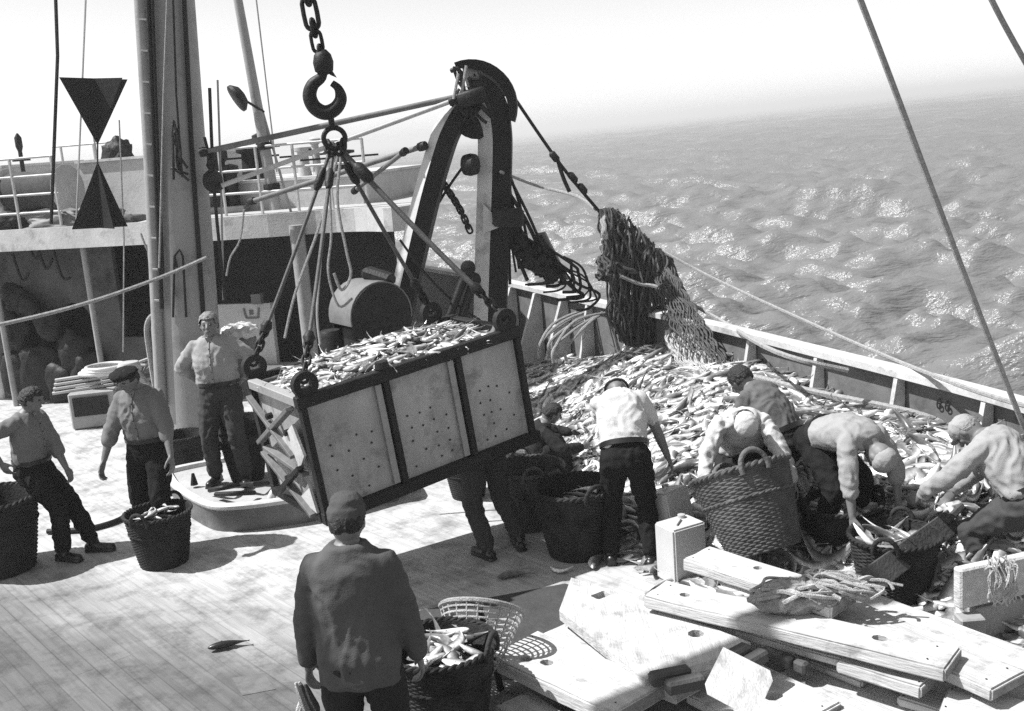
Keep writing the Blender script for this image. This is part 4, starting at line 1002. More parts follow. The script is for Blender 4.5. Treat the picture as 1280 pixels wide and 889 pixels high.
# bracing on the end
def ebar(p, q, w_, m, nm='end_brace', out=.05): m = M['mgrey'] if m is M['lgrey'] else m; MB().bar(cp(0, *p) - cu * out, cp(0, *q) - cu * out, .035, w_, -cu, .004).build(nm, m, crate)
ebar((.12, .06), (.95, .52), .07, M['lgrey']); ebar((.95, .10), (.25, .5), .05, M['lgrey'], out=.06); ebar((.85, .55), (.1, .62), .06, M['lgrey']); ebar((.9, .6), (.1, .98), .06, M['lgrey'], out=.06); ebar((.1, .55), (.75, .95), .06, fr, out=.08)
MB().prism([cp(0, .15, .2) - cu * .03, cp(0, .5, .42) - cu * .03, cp(0, .2, .6) - cu * .03, cp(0, .05, .45) - cu * .03], -cu * .02).build('gusset', M['white'], crate)
MB().prism([cp(0, .1, .7) - cu * .03, cp(0, .35, .9) - cu * .03, cp(0, .05, .95) - cu * .03], -cu * .02).build('gusset', M['white'], crate)
for v_, w_ in ((.3, .3), (.62, .22), (.5, .75)): MB().lathe([(.025, 0), (.025, .05), (.01, .055)], cp(0, v_, w_) - cu * .02, 10, align(-cu)).build('bolt', M['iron'], crate)
# drain holes
hole = None
for u0, u1 in ((.05, .30), (.40, .64), (.75, .96)):
    for i in range(4):
        for j in range(5):
            if (i + j) % 2 == 0 or rnd.random() < .35:
                c = cp(u0 + (u1 - u0) * (.15 + .7 * i / 3) + rnd.uniform(-.008, .008), .03, .42 + .44 * j / 4 + rnd.uniform(-.015, .015)) - cv * .0085; 
                if hole is None: hole = MB().lathe([(.009, 0), (.009, .003)], (0, 0, 0), 8, align(-cv)).build('drain_hole', M['dark'], crate)
                else: hole = hole.copy(); COL.objects.link(hole)
                hole.location = c
# lifting eyes
EYES = {}
for nm, (u_, v_) in {'fl': (.03, 0), 'fr': (.96, 0), 'bl': (.03, 1), 'br': (.90, 1)}.items():
    c = cp(u_, v_, 0) - cw * .12; EYES[nm] = crate.location + c - cw * .03; Mz = align(cv, cu)
    e = MB(); e.lathe([(.045, -.03), (.10, -.03), (.10, .03), (.045, .03)], c, 20, Mz, caps=False); e.lathe([(.045, .03), (.045, -.03)], c, 20, Mz, caps=False); e.box(c + cw * .07, (.16, .058, .09), CR); e.build('lifting_eye', M['iron'], crate, smooth=40)
MB().lathe([(.05, -.03), (.06, 0), (.05, .05), (.01, .055)], cp(.36, 0, 0) - cw * .06, 12, align(-cw)).build('rim_knob', M['iron'], crate)
# fish in the crate: heaped mass
pl = []
for k in range(620):
    u_, v_ = rnd.uniform(.04, .96), rnd.uniform(.06, .95); hh = .02 + .13 * math.sin(math.pi * min(1, max(0, u_))) * math.sin(math.pi * v_) ** .6
    c = crate.location + cp(u_, v_, 0) - cw * (hh * rnd.uniform(.4, 1.05) - .03)
    Mx = align(-cw, cu * math.cos(k * 2.4) + cv * math.sin(k * 2.4) - cw * rnd.uniform(-.06, .06)) @ Matrix.Rotation(rnd.choice((R(90), R(-90))) + rnd.gauss(0, .3), 3, 'X'); pl.append((tuple(c), tuple(Mx.to_euler()), rnd.randrange(5), rnd.choice((.4, .5, .6))))
g0 = [tuple(crate.location + cp(u_, v_, .0) - cw * (-.03 + .08 * math.sin(math.pi * u_) * math.sin(math.pi * v_))) for v_ in [.03 + .94 * j / 9 for j in range(10)] for u_ in [.02 + .96 * i / 15 for i in range(16)]]
fish_mass('crate_fish', pl, 'load of small pale fish filling the hanging steel crate', 'fish load', (g0, [(j * 16 + i, j * 16 + i + 1, j * 16 + i + 17, j * 16 + i + 16) for j in range(9) for i in range(15)], .12))

# hook, ring, chain and slings
cy = P(418, 170, 8.95); HD = cy
def hk(px, py): return H(px, py, HD)
ring = empty('lifting_ring', hk(418, 173), 0, 'iron ring gathering the crate slings below the hook', 'ring')
rc = hk(418, 173)
MB().tube([V((.085 * math.cos(t), .03 * math.cos(t), .085 * math.sin(t))) for t in [2 * math.pi * k / 24 for k in range(24)]], .022, 8, True).build('ring_body', M['iron'], ring, smooth=True)
for k, a in enumerate((-.9, -.35, .35, .9)):
    MB().tube([V((.085 * math.sin(a) + .03 * math.cos(t) * math.cos(a), .03 * math.sin(t), -.095 * math.cos(a) + .05 * math.sin(t))) for t in [2 * math.pi * j / 14 for j in range(14)]], .016, 6, True).build('shackle', M['iron'], ring, smooth=True)
hook = empty('cargo_hook', hk(407, 84), 0, 'big dark crane hook carrying the iron ring', 'hook')
def hl(px, py): return hk(px, py) - hook.location
path = [hl(404, 82), hl(402, 96), hl(391, 106), hl(387, 120), hl(393, 134), hl(406, 141), hl(419, 136), hl(426, 124), hl(423, 111), hl(415, 104)]
pts = spline(path, 5); n_ = len(pts); rad_ = [.028 + .034 * math.sin(math.pi * min(1, (i / n_) * 1.05)) ** .8 * (1 if i < n_ * .8 else max(.15, (n_ - i) / (n_ * .2))) for i in range(n_)]
MB().tube(pts, rad_, 12).build('hook_body', M['iron'], hook, smooth=True)
MB().lathe([(.03, -.10), (.075, -.07), (.085, 0), (.07, .06), (.035, .10)], hl(404, 78), 16).build('swivel', M['iron'], hook, smooth=True)
MB().prism([hl(408, 78), hl(420, 97), hl(413, 94), hl(403, 86)], (0, .06, 0)).build('safety_latch', M['iron'], hook)
MB().tube([hl(410, 134), hl(414, 150), hl(416, 163)], .026, 8).build('link_rod', M['iron'], hook, smooth=True)
chain = empty('hoist_chain', hk(388, 10), 0, 'heavy chain of long links coming down from above to the hook', 'chain')
def link(c, d, L_, W_, r_, flip, parent):
    d = V(d).normalized(); x = d.cross(V((0, 1, 0))).normalized() if not flip else V((.25, 1, 0)).normalized(); pts = []
    for k in range(20):
        t = 2 * math.pi * k / 20; pts.append(c + x * (W_ * math.cos(t)) + d * ((L_ - W_) * (1 if math.sin(t) > 0 else -1) * min(1, abs(math.sin(t)) * 3) + W_ * math.sin(t)))
    MB().tube(pts, r_, 8, True).build('link', M['iron'], parent, smooth=True)
cps = [(381, -28), (384, -5), (388, 17), (392, 35), (396, 52), (401, 66)]
for i, (x, y) in enumerate(cps):
    c = hk(x, y) - chain.location; d = hk(x + 4, y + 20) - hk(x, y); link(c, d, (.125, .07, .125, .07, .085, .06)[i], (.055, .04, .055, .035, .042, .035)[i], .016 if i > 2 else .02, i % 2 == 1, chain)
# four slings with chain ends
def sling(eye, at, label, r_=.016, knots=True):
    p = rc + V((at, 0, -.13)); e = EYES[eye]; o = empty('crate_sling', e, 0, label, 'sling', 'slings between ring and crate corners')
    d = p - e; k0 = .17
    MB().tube(sagline(e + d * k0 - e, d, .02), r_, 8).build('wire', M['cable'], o, smooth=True)
    MB().lathe([(r_ * 1.2, -.1), (r_ * 2.2, -.06), (r_ * 2.2, .06), (r_ * 1.2, .1)], d * .88, 10, align(d)).build('ferrule', M['iron'], o, smooth=True)
    n = 5
    for i in range(n): link(d * k0 * (i + .4) / n, d, .048, .028, .012, i % 2, o)
    MB().lathe([(.03, -.05), (.05, 0), (.03, .05)], d * k0, 10, align(d)).build('shackle', M['iron'], o, smooth=True)
sling('fl', -.03, 'pale wire sling down to the front left corner of the crate')
sling('fr', .07, 'thick dark sling down to the front right corner of the crate', .024)
sling('br', .04, 'dark sling down to the back right corner of the crate', .018)
sling('bl', -.06, 'dark sling down to the back left corner of the crate')

for k, (pts_, r_) in enumerate(((((414, 178), (398, 260), (392, 340), (388, 400), (392, 440)), .012), (((420, 178), (412, 250), (424, 320), (430, 352), (418, 372), (408, 350)), .014), (((398, 215), (402, 300), (398, 350), (412, 395), (430, 385)), .012), (((410, 190), (384, 290), (352, 380), (338, 440)), .014))):
    line(spline([hk(*q) + V((0, .35 + .1 * k, 0)) for q in pts_], 5), r_, M['rope'] if k else M['lgrey'], ['straight pale rope', 'slack rope with a bottom loop', 'slack rope with a hooked end', 'slanting pale rope'][k] + ' hanging from the ring among the crate slings', group='loose ropes hanging by the slings')
# ---------------------------------------------------------------- winch hood near the gallows
wq = P(463, 392, 11.4); wb = V((wq.x, wq.y, 0)); wo = empty('winch', wb, 0, 'dark winch drum under a curved hood at the foot of the gallows', 'winch')
zc = wq.z
wx = V((.93, -.36, 0)).normalized(); wy = V((.36, .93, 0))     # drum axis wx? hood opens towards the viewer
prof = [R(-10 + 200 * k / 16) for k in range(17)]
ax_ = V((.55, -.83, 0)).normalized(); sd_ = V((.83, .55, 0)).normalized()
rs = []
for t in prof: d = sd_ * math.cos(t) + V((0, 0, 1)) * math.sin(t); c = V((0, 0, zc)); rs.append([c - ax_ * .26 + d * .36, c + ax_ * .26 + d * .36, c + ax_ * .26 + d * .33, c - ax_ * .26 + d * .33])
MB().rings(rs).build('hood', M['mgrey'], wo, smooth=40)
for s_ in (-.25, .25): MB().lathe([(.02, -.02), (.34, -.02), (.35, 0), (.34, .02), (.02, .02)], V((0, 0, zc)) + ax_ * s_, 28, align(ax_)).build('drum_flange', M['iron'], wo, smooth=40)
MB().lathe([(.24, -.24), (.24, .24)], V((0, 0, zc)), 20, align(ax_)).build('drum', M['drope'], wo, smooth=40)
MB().box((0, 0, zc / 2 - .1), (.55, .5, zc), (0, 0, math.atan2(ax_.y, ax_.x)), .03).build('bed', M['iron'], wo)
MB().lathe([(.1, 0), (.13, .05), (.13, zc - .15), (.1, zc - .1)], V((-.40, -.25, .0)), 14).build('bollard_head', M['iron'], wo, smooth=40)
MB().box(V((.12, .05, zc + .38)), (.36, .18, .13), (0, .3, -.4), .04).build('motor_cover', M['iron'], wo)
# low heap of nets behind the crate
lump('net_heap', G(372, 470, 0), (1.0, .7, .55), M['drope'], 'low dark heap of folded netting behind the crate', 'net heap', 4, .35)

# ---------------------------------------------------------------- raised hatch tray left of the crate
hx0 = G(300, 664, 0)
tray = empty('hatch_coaming', hx0, 0, 'low raised hatch platform with a rounded pale edge under the crate', 'hatch')
zt = .27
tp = [(204, 588), (214, 604), (232, 618), (262, 632), (300, 632), (350, 626), (410, 616), (470, 600), (505, 590), (470, 560), (400, 556), (320, 566), (240, 580)]
top = [rel(tray, G(x, y, zt)) for x, y in tp]; topc = spline(top + [top[0]], 4)[:-1]
cen = sum(topc, V()) / len(topc)
def inset(k, z): return [V((cen.x + (p.x - cen.x) * k, cen.y + (p.y - cen.y) * k, z)) for p in topc]
MB().rings([inset(.95, 0), inset(.975, .14), inset(1.0, zt - .04)]).build('side_wall', M['mgrey'], tray, smooth=40)
MB().rings([inset(1.0, zt - .04), inset(1.02, zt - .02), inset(1.02, zt), inset(1.0, zt + .015), inset(.93, zt + .015), inset(.92, zt - .05)], caps=False).build('edge', M['white'], tray, smooth=40)
MB().add(inset(.925, zt - .03), [tuple(range(len(topc)))]).build('cover', mat('hatch_cover', .38, .6, .25, 3, .3, 20, stain=.4), tray)
for px, py in ((343, 640), (352, 628)):
    q = rel(tray, G(px + 2, py + 12, 0)); MB().tube(spline([q + V((-.02, -.02, .02)), q + V((-.01, -.04, .24)), q + V((.06, .0, .33)), q + V((.14, .12, .26))], 5), .04, 10).build('pipe_bend', M['white'], tray, smooth=True); break
tl = MB()
for a_, b2 in (((262, 613), (300, 606)), ((300, 606), (335, 604)), ((270, 618), (318, 616))): tl.tube(spline([G(*a_, zt + .03) - hx0, (G(*a_, zt + .09) + G(*b2, zt + .09)) / 2 - hx0, G(*b2, zt + .03) - hx0], 4), .025, 7)
tl.build('tools', M['iron'], tray, smooth=True)
MB().lathe([(.04, 0), (.03, .05), (.015, .12)], rel(tray, G(243, 606, zt)), 8).build('cleat', M['iron'], tray)

# far tub with coiled hose, left of the mast
tb0 = G(122, 532, 0); tub = empty('gear_tub', tb0, 0, 'pale open box with a coiled white hose on top, at the back left', 'tub')
MB().box((0, .1, .26), (.62, .5, .5), (0, 0, .15), .02).build('box', M['grey'], tub)
MB().box((.02, -.165, .32), (.46, .02, .26), (0, 0, .15)).build('dark_panel', M['iron'], tub)
for k in range(4): MB().bar((-.5, -.1 + .05 * k, .52 + .05 * k), (.25, .15 + .04 * k, .54 + .05 * k), .09, .03).build('slat', M['lgrey'], tub)
for k in range(3): MB().tube([V((.18 + (.36 - .05 * k) * math.cos(t), .15 + .22 * math.sin(t), .72 + .035 * k)) for t in [2 * math.pi * j / 28 for j in range(28)]], .028, 8, True).build('hose_coil', M['white'], tub, smooth=True)
tb2 = G(172, 530, 0); t2 = empty('junk_pile', tb2, 0, 'jumble of hooks, ropes and buoys piled behind the man in the dark cap', 'gear')
for k in range(12):
    c = V((rnd.uniform(-.1, .35), rnd.uniform(-.1, .3), rnd.uniform(.2, .8))); MB().tube(spline([c, c + V((rnd.uniform(-.2, .2), 0, rnd.uniform(-.2, .2))), c + V((rnd.uniform(-.25, .25), .1, rnd.uniform(-.3, .1)))], 4), rnd.uniform(.015, .04), 7).build('gear_piece', M[rnd.choice(['iron', 'lgrey', 'rope', 'grey'])], t2, smooth=True)
MB().box((.12, .12, .2), (.5, .4, .4), (0, 0, .2), .03).build('box', M['mgrey'], t2)
MB().lathe([(.02, -.1), (.13, -.09), (.17, 0), (.13, .09), (.02, .1)], (.0, .0, .78), 16).build('buoy', M['lgrey'], t2, smooth=True)
pq = G(33, 497, 0); pail = empty('pail', pq, 0, 'pale metal pail standing in front of the dark doorway', 'pail')
MB().lathe([(.10, 0), (.15, .3), (.14, .3), (.09, .02)], (0, 0, 0), 20).build('shell', M['lgrey'], pail, smooth=40)
MB().tube([(.15 * math.cos(t), 0, .29 - .04 * math.sin(t)) for t in [math.pi * k / 10 for k in range(11)]], .006, 5).build('handle', M['iron'], pail)
# rope heap with sacks right of the hips man
for i, (px, py, s_, lb) in enumerate(((300, 415, (.24, .2, .10), 'pale canvas sack on the gear to the right of the standing bald man'),)):
    q = H(px, py, G(300, 540, 0)); st = MB().box(q * 0 + V((0, 0, -.45)), (.34, .3, .8), None, .03); ob = empty('sack_stand', q, 0, lb, 'sack'); st.build('box', M['mgrey'], ob)
    bm = MB(); ell(bm, (0, 0, 0), V((1, 0, 0)), V((0, 1, 0)), V((0, 0, 1)), *s_); mesh_obj(remesh(bm, .02, 2, .03, 3, 5), 'sack', M['white'], ob)
# hose on deck at the left
hp2 = [G(60, 668), G(85, 667), G(110, 665), G(140, 657), G(165, 645), G(205, 622), G(250, 612)]
line(spline([p + V((0, 0, .03)) for p in hp2], 6), .028, M['iron'], 'dark hose running over the deck behind the nearer basket', 'hose', 'hose', n=8)

# ---------------------------------------------------------------- clutter hanging at the seaward side of the gallows
cg = gp(655, 330, .4); cl = empty('hanging_chains', cg, 0, 'tangle of chains, bobbins and dark nets hanging right of the gallows', 'chains')
for k in range(9):
    x0 = 628 + rnd.uniform(-3, 10); y0 = 190 + rnd.uniform(0, 40); x1 = 640 + rnd.uniform(-5, 55); y1 = 320 + rnd.uniform(-20, 40)
    MB().tube(spline([gp(x0, y0, .2) - cg, gp((x0 + x1) / 2 - rnd.uniform(-4, 10), (y0 + y1) / 2, .3) - cg, gp(x1, y1, .5) - cg], 6), rnd.uniform(.014, .03), 6).build('wire', M['iron'], cl, smooth=True)
for i in range(34):
    f = i / 33; c = gp(634 + 62 * f ** 1.3 + rnd.uniform(-8, 8), 285 + 68 * f + rnd.uniform(-10, 10), .4) - cg
    MB().lathe([(.01, -.06), (.06, -.05), (.075, 0), (.06, .05), (.01, .06)], c, 10, align((rnd.uniform(-1, 1), rnd.uniform(-.3, .3), rnd.uniform(-1, 1)))).build('bobbin', M['iron'], cl, smooth=True)
for k in range(16):
    c = gp(660 + 4.5 * k + rnd.uniform(-6, 6), 318 + 2.2 * k + rnd.uniform(-12, 10), .5) - cg; r5 = lambda a: rnd.uniform(-a, a)
    MB().tube(spline([c + V((-.2 + r5(.15), 0, .28 + r5(.1))), c + V((.02 + r5(.1), 0, .06 + r5(.08))), c + V((.16 + r5(.12), .05, -.14 + r5(.1))), c + V((.2 + r5(.12), .1, -.3)), c + V((r5(.15), 0, -.3))], 5), rnd.uniform(.01, .022), 6).build('wire', M['iron'], cl, smooth=True)
pl0 = gp(678, 290, .6); bd = empty('trawl_board', pl0, 0, 'slanting pale grey board among the chains right of the gallows', 'board')
MB().prism([gp(669, 292, .6) - pl0, gp(680, 290, .6) - pl0, gp(710, 350, .6) - pl0, gp(672, 345, .6) - pl0], (.02, .08, 0)).build('plate', M['mgrey'], bd); MB().prism([gp(667, 300, .58) - pl0, gp(672, 296, .58) - pl0, gp(674, 345, .58) - pl0, gp(668, 345, .58) - pl0], (0, .03, 0)).build('edge_strip', M['iron'], bd)
chb = gp(560, 240, .3); ch2 = empty('gallows_chain', chb, 0, 'chain hanging in a slack curve between the two gallows legs', 'chain')
cpts = spline([gp(545, 215, .1), gp(560, 238, .1), gp(575, 262, .1), gp(588, 290, .1)], 5)
for i, p in enumerate(cpts[:-1]): link(p - chb, cpts[i + 1] - p, .058, .032, .013, i % 2, ch2)
line(spline([gp(588, 196, .1), gp(560, 235, .1), gp(530, 285, .1)], 5), .018, M['iron'], 'dark wire slanting down from the roller between the gallows legs')
# second hatch-like bulwark detail: strap and railing between the legs
line(spline([gp(500, 300, -.5), gp(530, 340, -.4), gp(570, 380, -.3), gp(600, 400, -.2)], 5), .016, M['iron'], 'dark wire crossing low between the gallows legs')
for i, (a_, b2, c_) in enumerate((((560, 400), (585, 335), (590, 370)), ((575, 405), (592, 350), (600, 330)))):
    p = gp(a_[0], a_[1], -.4); o = empty('davit_arm', p, 0, ('longer' if i == 0 else 'shorter') + ' dark iron arm leaning at the foot of the right gallows leg', 'iron arm'); MB().tube([V((0, 0, 0)), gp(*b2, -.3) - p], .05, 8).build('bar', M['iron'], o, smooth=True); MB().lathe([(.03, -.06), (.09, -.04), (.09, .04), (.03, .06)], gp(*b2, -.3) - p, 12, align((0, 1, 0))).build('block', M['iron'], o, smooth=True)

# ---------------------------------------------------------------- trawl net hanging over the heap, wires holding it
NB = G(800, 445, .55); ND = NB
def npx(px, py, dy=0): return H(px, py, ND + V((0, dy, 0)))
net = empty('trawl_net', npx(770, 275), 0, 'bundled dark trawl net hanging from a wire above the fish heap', 'net'); n0 = npx(770, 275)
def strands(name, top, bot, count, r_, m, jit=.05, wav=.03, nseg=26, dep=.18, cross=True):
    """bundle of knotted net strands from the top line to the bottom line (both lists of pixel points)"""
    mb = MB(); tl_, bl_ = spline([npx(*p) for p in top], 40), spline([npx(*p) for p in bot], 40); mesh = 'apron' in name
    for k in range(count):
        f = (k + (.5 if mesh else rnd.random())) / count; a = tl_[int(f * (len(tl_) - 1))]; b = bl_[int(f * (len(bl_) - 1))]; dz = rnd.uniform(-dep, dep); ph = rnd.random() * 6.28; pts = []
        for i in range(nseg + 1):
            t = i / nseg; p = a.lerp(b, t); bl = math.sin(math.pi * min(t * 1.3, 1)); s_ = -1 if (k % 2) else 1
            zz = wav * s_ * math.sin(math.pi * 9 * t + (0 if mesh else ph * .2))
            pts.append(p + V((zz * .9 + jit * (.4 if mesh else 1) * noise.noise(V((k * .7, t * 3, 1))), dz * (.3 + .7 * bl) + jit * noise.noise(V((t * 3, k * .7, 5))), -.05 * bl)) - n0)
        mb.tube(pts, [r_ * (1 + .5 * abs(math.sin(math.pi * 7 * i / nseg + ph))) for i in range(nseg + 1)], 5)
    return mb.build(name, m, net, smooth=True)
strands('net_head', [(752, 262), (768, 262), (800, 290), (830, 318)], [(758, 345), (775, 350), (810, 350), (832, 372)], 90, .011, M['net'], .12, .008, 20)
strands('net_bundle', [(758, 300), (772, 292), (800, 305), (812, 330)], [(768, 405), (780, 428), (800, 434), (812, 426)], 85, .011, M['net'], .14, .006)
strands('net_bundle', [(800, 305), (815, 310), (826, 315), (836, 322)], [(804, 372), (812, 376), (822, 420), (856, 425)], 55, .011, M['net'], .12, .006)
strands('net_roll', [(750, 322), (762, 318), (775, 322)], [(752, 350), (790, 355), (810, 345)], 60, .014, M['net'], .12, .02, 14)
strands('net_apron', [(818, 330), (830, 325), (838, 330)], [(838, 440, -1.2), (870, 470, -2.1), (905, 478, -2.4), (920, 470, -2.2)], 26, .0065, M['net'], .05, .034, 36, .03)
strands('net_apron', [(832, 420, -1.0), (850, 415, -1.1), (872, 420, -1.3)], [(872, 490, -2.7), (905, 500, -3.1), (935, 505, -3.2)], 44, .006, M['lnet'], .05, .024, 26, .05)
strands('net_fringe', [(826, 320), (836, 330)], [(862, 425, -.9), (900, 455, -1.5)], 34, .010, M['net'], .06, .03)
strands('net_cords', [(752, 266), (762, 262)], [(752, 318), (760, 322)], 26, .012, M['lnet'], .04, .012, 14)
# wires to the net
line(spline([npx(640, 118, 0), npx(700, 205, 0), npx(752, 268, 0)], 5), .022, M['iron'], 'dark wire running down from the sky to the top of the net', group='wires around the hanging net')
line(spline([npx(697, 200, 0), npx(704, 222), npx(712, 240)], 4), .026, M['iron'], 'short frayed dark end hanging off the wire above the net')
for i, (x, y) in enumerate(((693, 196), (716, 222), (728, 236))): tag(MB().lathe([(.015, -.08), (.045, -.05), (.045, .05), (.015, .08)], (0, 0, 0), 8, align(npx(752, 268) - npx(700, 205))).build('wire_clamp', M['iron'], None, smooth=True), ['upper', 'middle', 'lowest'][i] + ' dark clamp on the wire above the net', 'clamp', 'clamps on the wire').location = npx(x, y)
line(spline([gp(626, 215, -.1), npx(670, 232, 1), npx(720, 245, .5), npx(745, 262)], 5), .02, M['rope'], 'pale rope running from the gallows across to the top of the net')
WG = 'wires around the hanging net'
line(spline([npx(830, 315), npx(900, 352, -.6), npx(1060, 425, -2.6), G(1200, 482, 1.25), G(1310, 515, 1.25)], 6), .02, M['rope'], 'pale rope from the net down to the rail at the right', group=WG)
line(spline([npx(775, 345, -.2), npx(800, 355, -.2), npx(830, 362, -.3), npx(900, 400, -.7), G(970, 440, 1.3), G(1060, 463, 1.15)], 6), .026, M['rope'], 'pale rope looping from the net to the bulwark', group=WG)
line(spline([G(940, 470, .85), G(1020, 490, .85), G(1140, 515, .8), G(1190, 535, .7)], 5), .03, M['rope'], 'pale rope lying along the fish near the bulwark', group=WG)
line(spline([P(1060, -40, 6.5), P(1110, 90, 6.7), P(1170, 250, 7.0), P(1235, 420, 7.4), P(1290, 560, 7.8)], 6), .019, M['rope'], 'long pale rope crossing the sea from the top to the right edge')
line(spline([P(1225, -30, 6.5), P(1255, 30, 6.6), P(1300, 110, 6.8)], 5), .017, M['rope'], 'short piece of pale rope crossing the top right corner')
line(spline([P(1240, 330, 40), P(1300, 345, 42)], 5), .03, M['rope'], 'thin rope low over the water at the right edge')
# pile of white ropes at the left end of the heap
wr = G(705, 425, .35)
for k in range(9):
    o_ = k * 4 + rnd.uniform(-5, 5); a = G(672 + o_, 445 + rnd.uniform(-8, 10), .45); line(spline([a, a + V((.03, 0, .2)), H(702 + o_ + rnd.uniform(-6, 6), 404 + rnd.uniform(-7, 8), a + V((0, .2, 0))), H(770 + rnd.uniform(-10, 10), 376 + k * 2, a + V((0, .6, 0)))], 5), rnd.uniform(.014, .026), M['rope'], 'pale rope or hose arching over the left end of the fish heap', group='pale hoses arching over the heap')
# ---------------------------------------------------------------- baskets standing about
BG = 'wicker fish baskets on the deck'
basket(G(206, 703, 0), 75, 'black wicker basket on the open deck before the man in the dark cap', BG, .92)
basket(G(2, 712, 0), 20, 'big dark basket cut by the left edge, behind the leaning man', BG, 1.3)
basket(G(724, 690, 0), 115, 'big dark basket in front, behind the hanging crate at right', BG, 1.12)
basket(G(586, 620, 0), 30, 'small dark basket behind the legs under the crate', BG, .72)
basket(G(233, 588, 0), 40, 'dark basket between the dark capped man and the bald man', BG, .82)
for k in range(3): basket(G(306, 604, .25) + V((0, .15, .13 * k)), 30 + 40 * k, ['lowest', 'middle', 'top'][k] + ' basket of the stack beside the crate', 'stacked baskets beside the crate', .72)
BK2 = make_basket(m=M['wick2']); BK2.location = G(664, 655, 0); BK2.rotation_euler.z = 1.7; BK2.scale = (1.05,) * 3; tag(BK2, 'brown basket half hidden behind the bigger dark basket', 'basket', BG)
b9 = basket(G(957, 690, .33), 100, 'large woven basket held tilted by the man in the white cap', BG, 1.2, (-24, -12), BK2)
basket(G(1052, 706, .03), 10, 'dark basket being filled by the bending man', BG, .98)
basket(G(1118, 752, .02), 60, 'dark basket full of fish at the foot of the slanting board', BG, .98)
bf = basket(G(560, 908, 0), 160, 'nearest basket, full of fish, at the right hand of the man in front', BG, 1.05)
# light open-work basket lying behind it
ob = empty('openwork_basket', G(604, 872, 0), 0, 'light open woven basket leaning behind the nearest fish basket', 'basket')
oc = V((0, .1, .36)); tiltM = Euler((R(-38), R(12), 0)).to_matrix()
for k in range(13):
    r_ = .10 + .17 * (k / 12) ** .8; z = -.22 + .40 * k / 12; MB().tube([oc + tiltM @ V((r_ * math.cos(t), r_ * math.sin(t), z)) for t in [2 * math.pi * j / 30 for j in range(30)]], .0075 if k < 12 else .016, 6, True).build('hoop' if k < 12 else 'rim', M['rope'] if k == 12 else M['lnet'], ob, smooth=True)
for j in range(22):
    t = 2 * math.pi * j / 22; MB().tube([oc + tiltM @ V(((.10 + .17 * (k / 8) ** .8) * math.cos(t), (.10 + .17 * (k / 8) ** .8) * math.sin(t), -.22 + .40 * k / 8)) for k in range(9)], .006, 5).build('stake', M['lnet'], ob)
# stick leaning in the foreground
sa, sb = G(626, 862, .02), H(599, 757, G(620, 868, 0)); so = empty('marlin_stick', sa, 0, 'dark stick with a pale knob standing beside the open basket', 'stick')
MB().tube([V((0, 0, 0)), sb - sa], [.024, .018], 10).build('shaft', M['iron'], so, smooth=True); b_ = MB(); ell(b_, sb - sa, V((1, 0, 0)), V((0, 1, 0)), V((0, 0, 1)), .028, .028, .028); b_.build('knob', M['rope'], so, smooth=True)

# fish in baskets
def fill(c, z, r_, n, where, upright=.5, s0=.6):
    z -= .02
    for k in range(n):
        a = rnd.random() * 6.28; d = r_ * math.sqrt(rnd.random()); up_ = rnd.random() < upright
        rot = (rnd.choice((-1.57, 1.57)) + rnd.gauss(0, .3), (rnd.uniform(.3, .7) if up_ else rnd.uniform(-.2, .2)) * rnd.choice((-1, 1)), rnd.random() * 6.28)
        fish(V((c.x + d * math.cos(a), c.y + d * math.sin(a), z + rnd.uniform(-.03, .05))), rot, None, s0 * rnd.uniform(.85, 1.2), 'pale codfish heaped in ' + where, 'codfish in ' + where)
fill(G(560, 908, 0), .50, .22, 22, 'the nearest basket', .45, .62)
fill(G(1118, 752, .02), .46, .2, 20, 'the basket under the slanting board', .5, .66)
fill(G(207, 700, 0), .47, .2, 12, 'the black basket on the open deck', .1, .45)
fill(G(724, 690, 0), .50, .2, 9, 'the big dark basket in front', .0, .5)
fill(G(1052, 706, .03), .42, .18, 10, 'the basket of the bending man', .3, .6)
fs_ = fish(G(283, 805, .035), (R(85), 0, R(16)), 0, .70, 'single dark fish lying alone on the bare planks', None)
fish(G(641, 717, .03), (R(85), 0, R(8)), 3, .8, 'single fish lying on deck before the boots under the crate', None)
fish(G(700, 713, .03), (R(-85), 0, R(-12)), 1, .5, 'single pale fish on deck right of the boots', None)

fsh = fs_.data.copy(); fs_.data = fsh; fsh.materials.clear(); fsh.materials.append(M['boot'])
# small iron drain grating let into the planks
dr = [G(x, y, 0) for x, y in ((290, 848), (330, 842), (345, 862), (303, 870))]; o = MB().prism([p - dr[0] for p in dr], (0, 0, .004)).build('drain_plate', M['mgrey']); o.location = dr[0]; tag(o, 'small dark plate let into the planks at the bottom left', 'drain')
# jerrycans
def can(loc, rz, label, s_=1.0, lean=0):
    o = empty('jerrycan', loc, R(rz), label, 'jerrycan', 'pale square cans'); o.rotation_euler.x = R(lean); o.scale = (s_,) * 3
    bm = bmesh.new(); bmesh.ops.create_cube(bm, size=1)
    for v in bm.verts: v.co = V((v.co.x * .31, v.co.y * .25, v.co.z * .46 + .23))
    bmesh.ops.bevel(bm, geom=bm.edges[:], offset=.014, segments=2, affect='EDGES'); me = bpy.data.meshes.new('can_body'); bm.to_mesh(me); bm.free(); me.shade_smooth(); me.set_sharp_from_angle(angle=R(30)); mesh_obj(me, 'can_body', M['plastic'], o)
    MB().lathe([(.03, .45), (.03, .485), (.005, .488)], (.07, .07, 0), 14).build('screw_cap', M['lgrey'], o, smooth=40)
    MB().tube([(-.08, -.06, .43), (-.07, -.05, .47), (.02, .02, .47), (.04, .04, .43)], .011, 7).build('handle', M['plastic'], o, smooth=True)
    return o
can(G(853, 722, 0), 28, 'pale square can standing at the end of the planks')
can(G(846, 676, .12), 40, 'pale square can tipped back behind the nearer can', .95, -12)

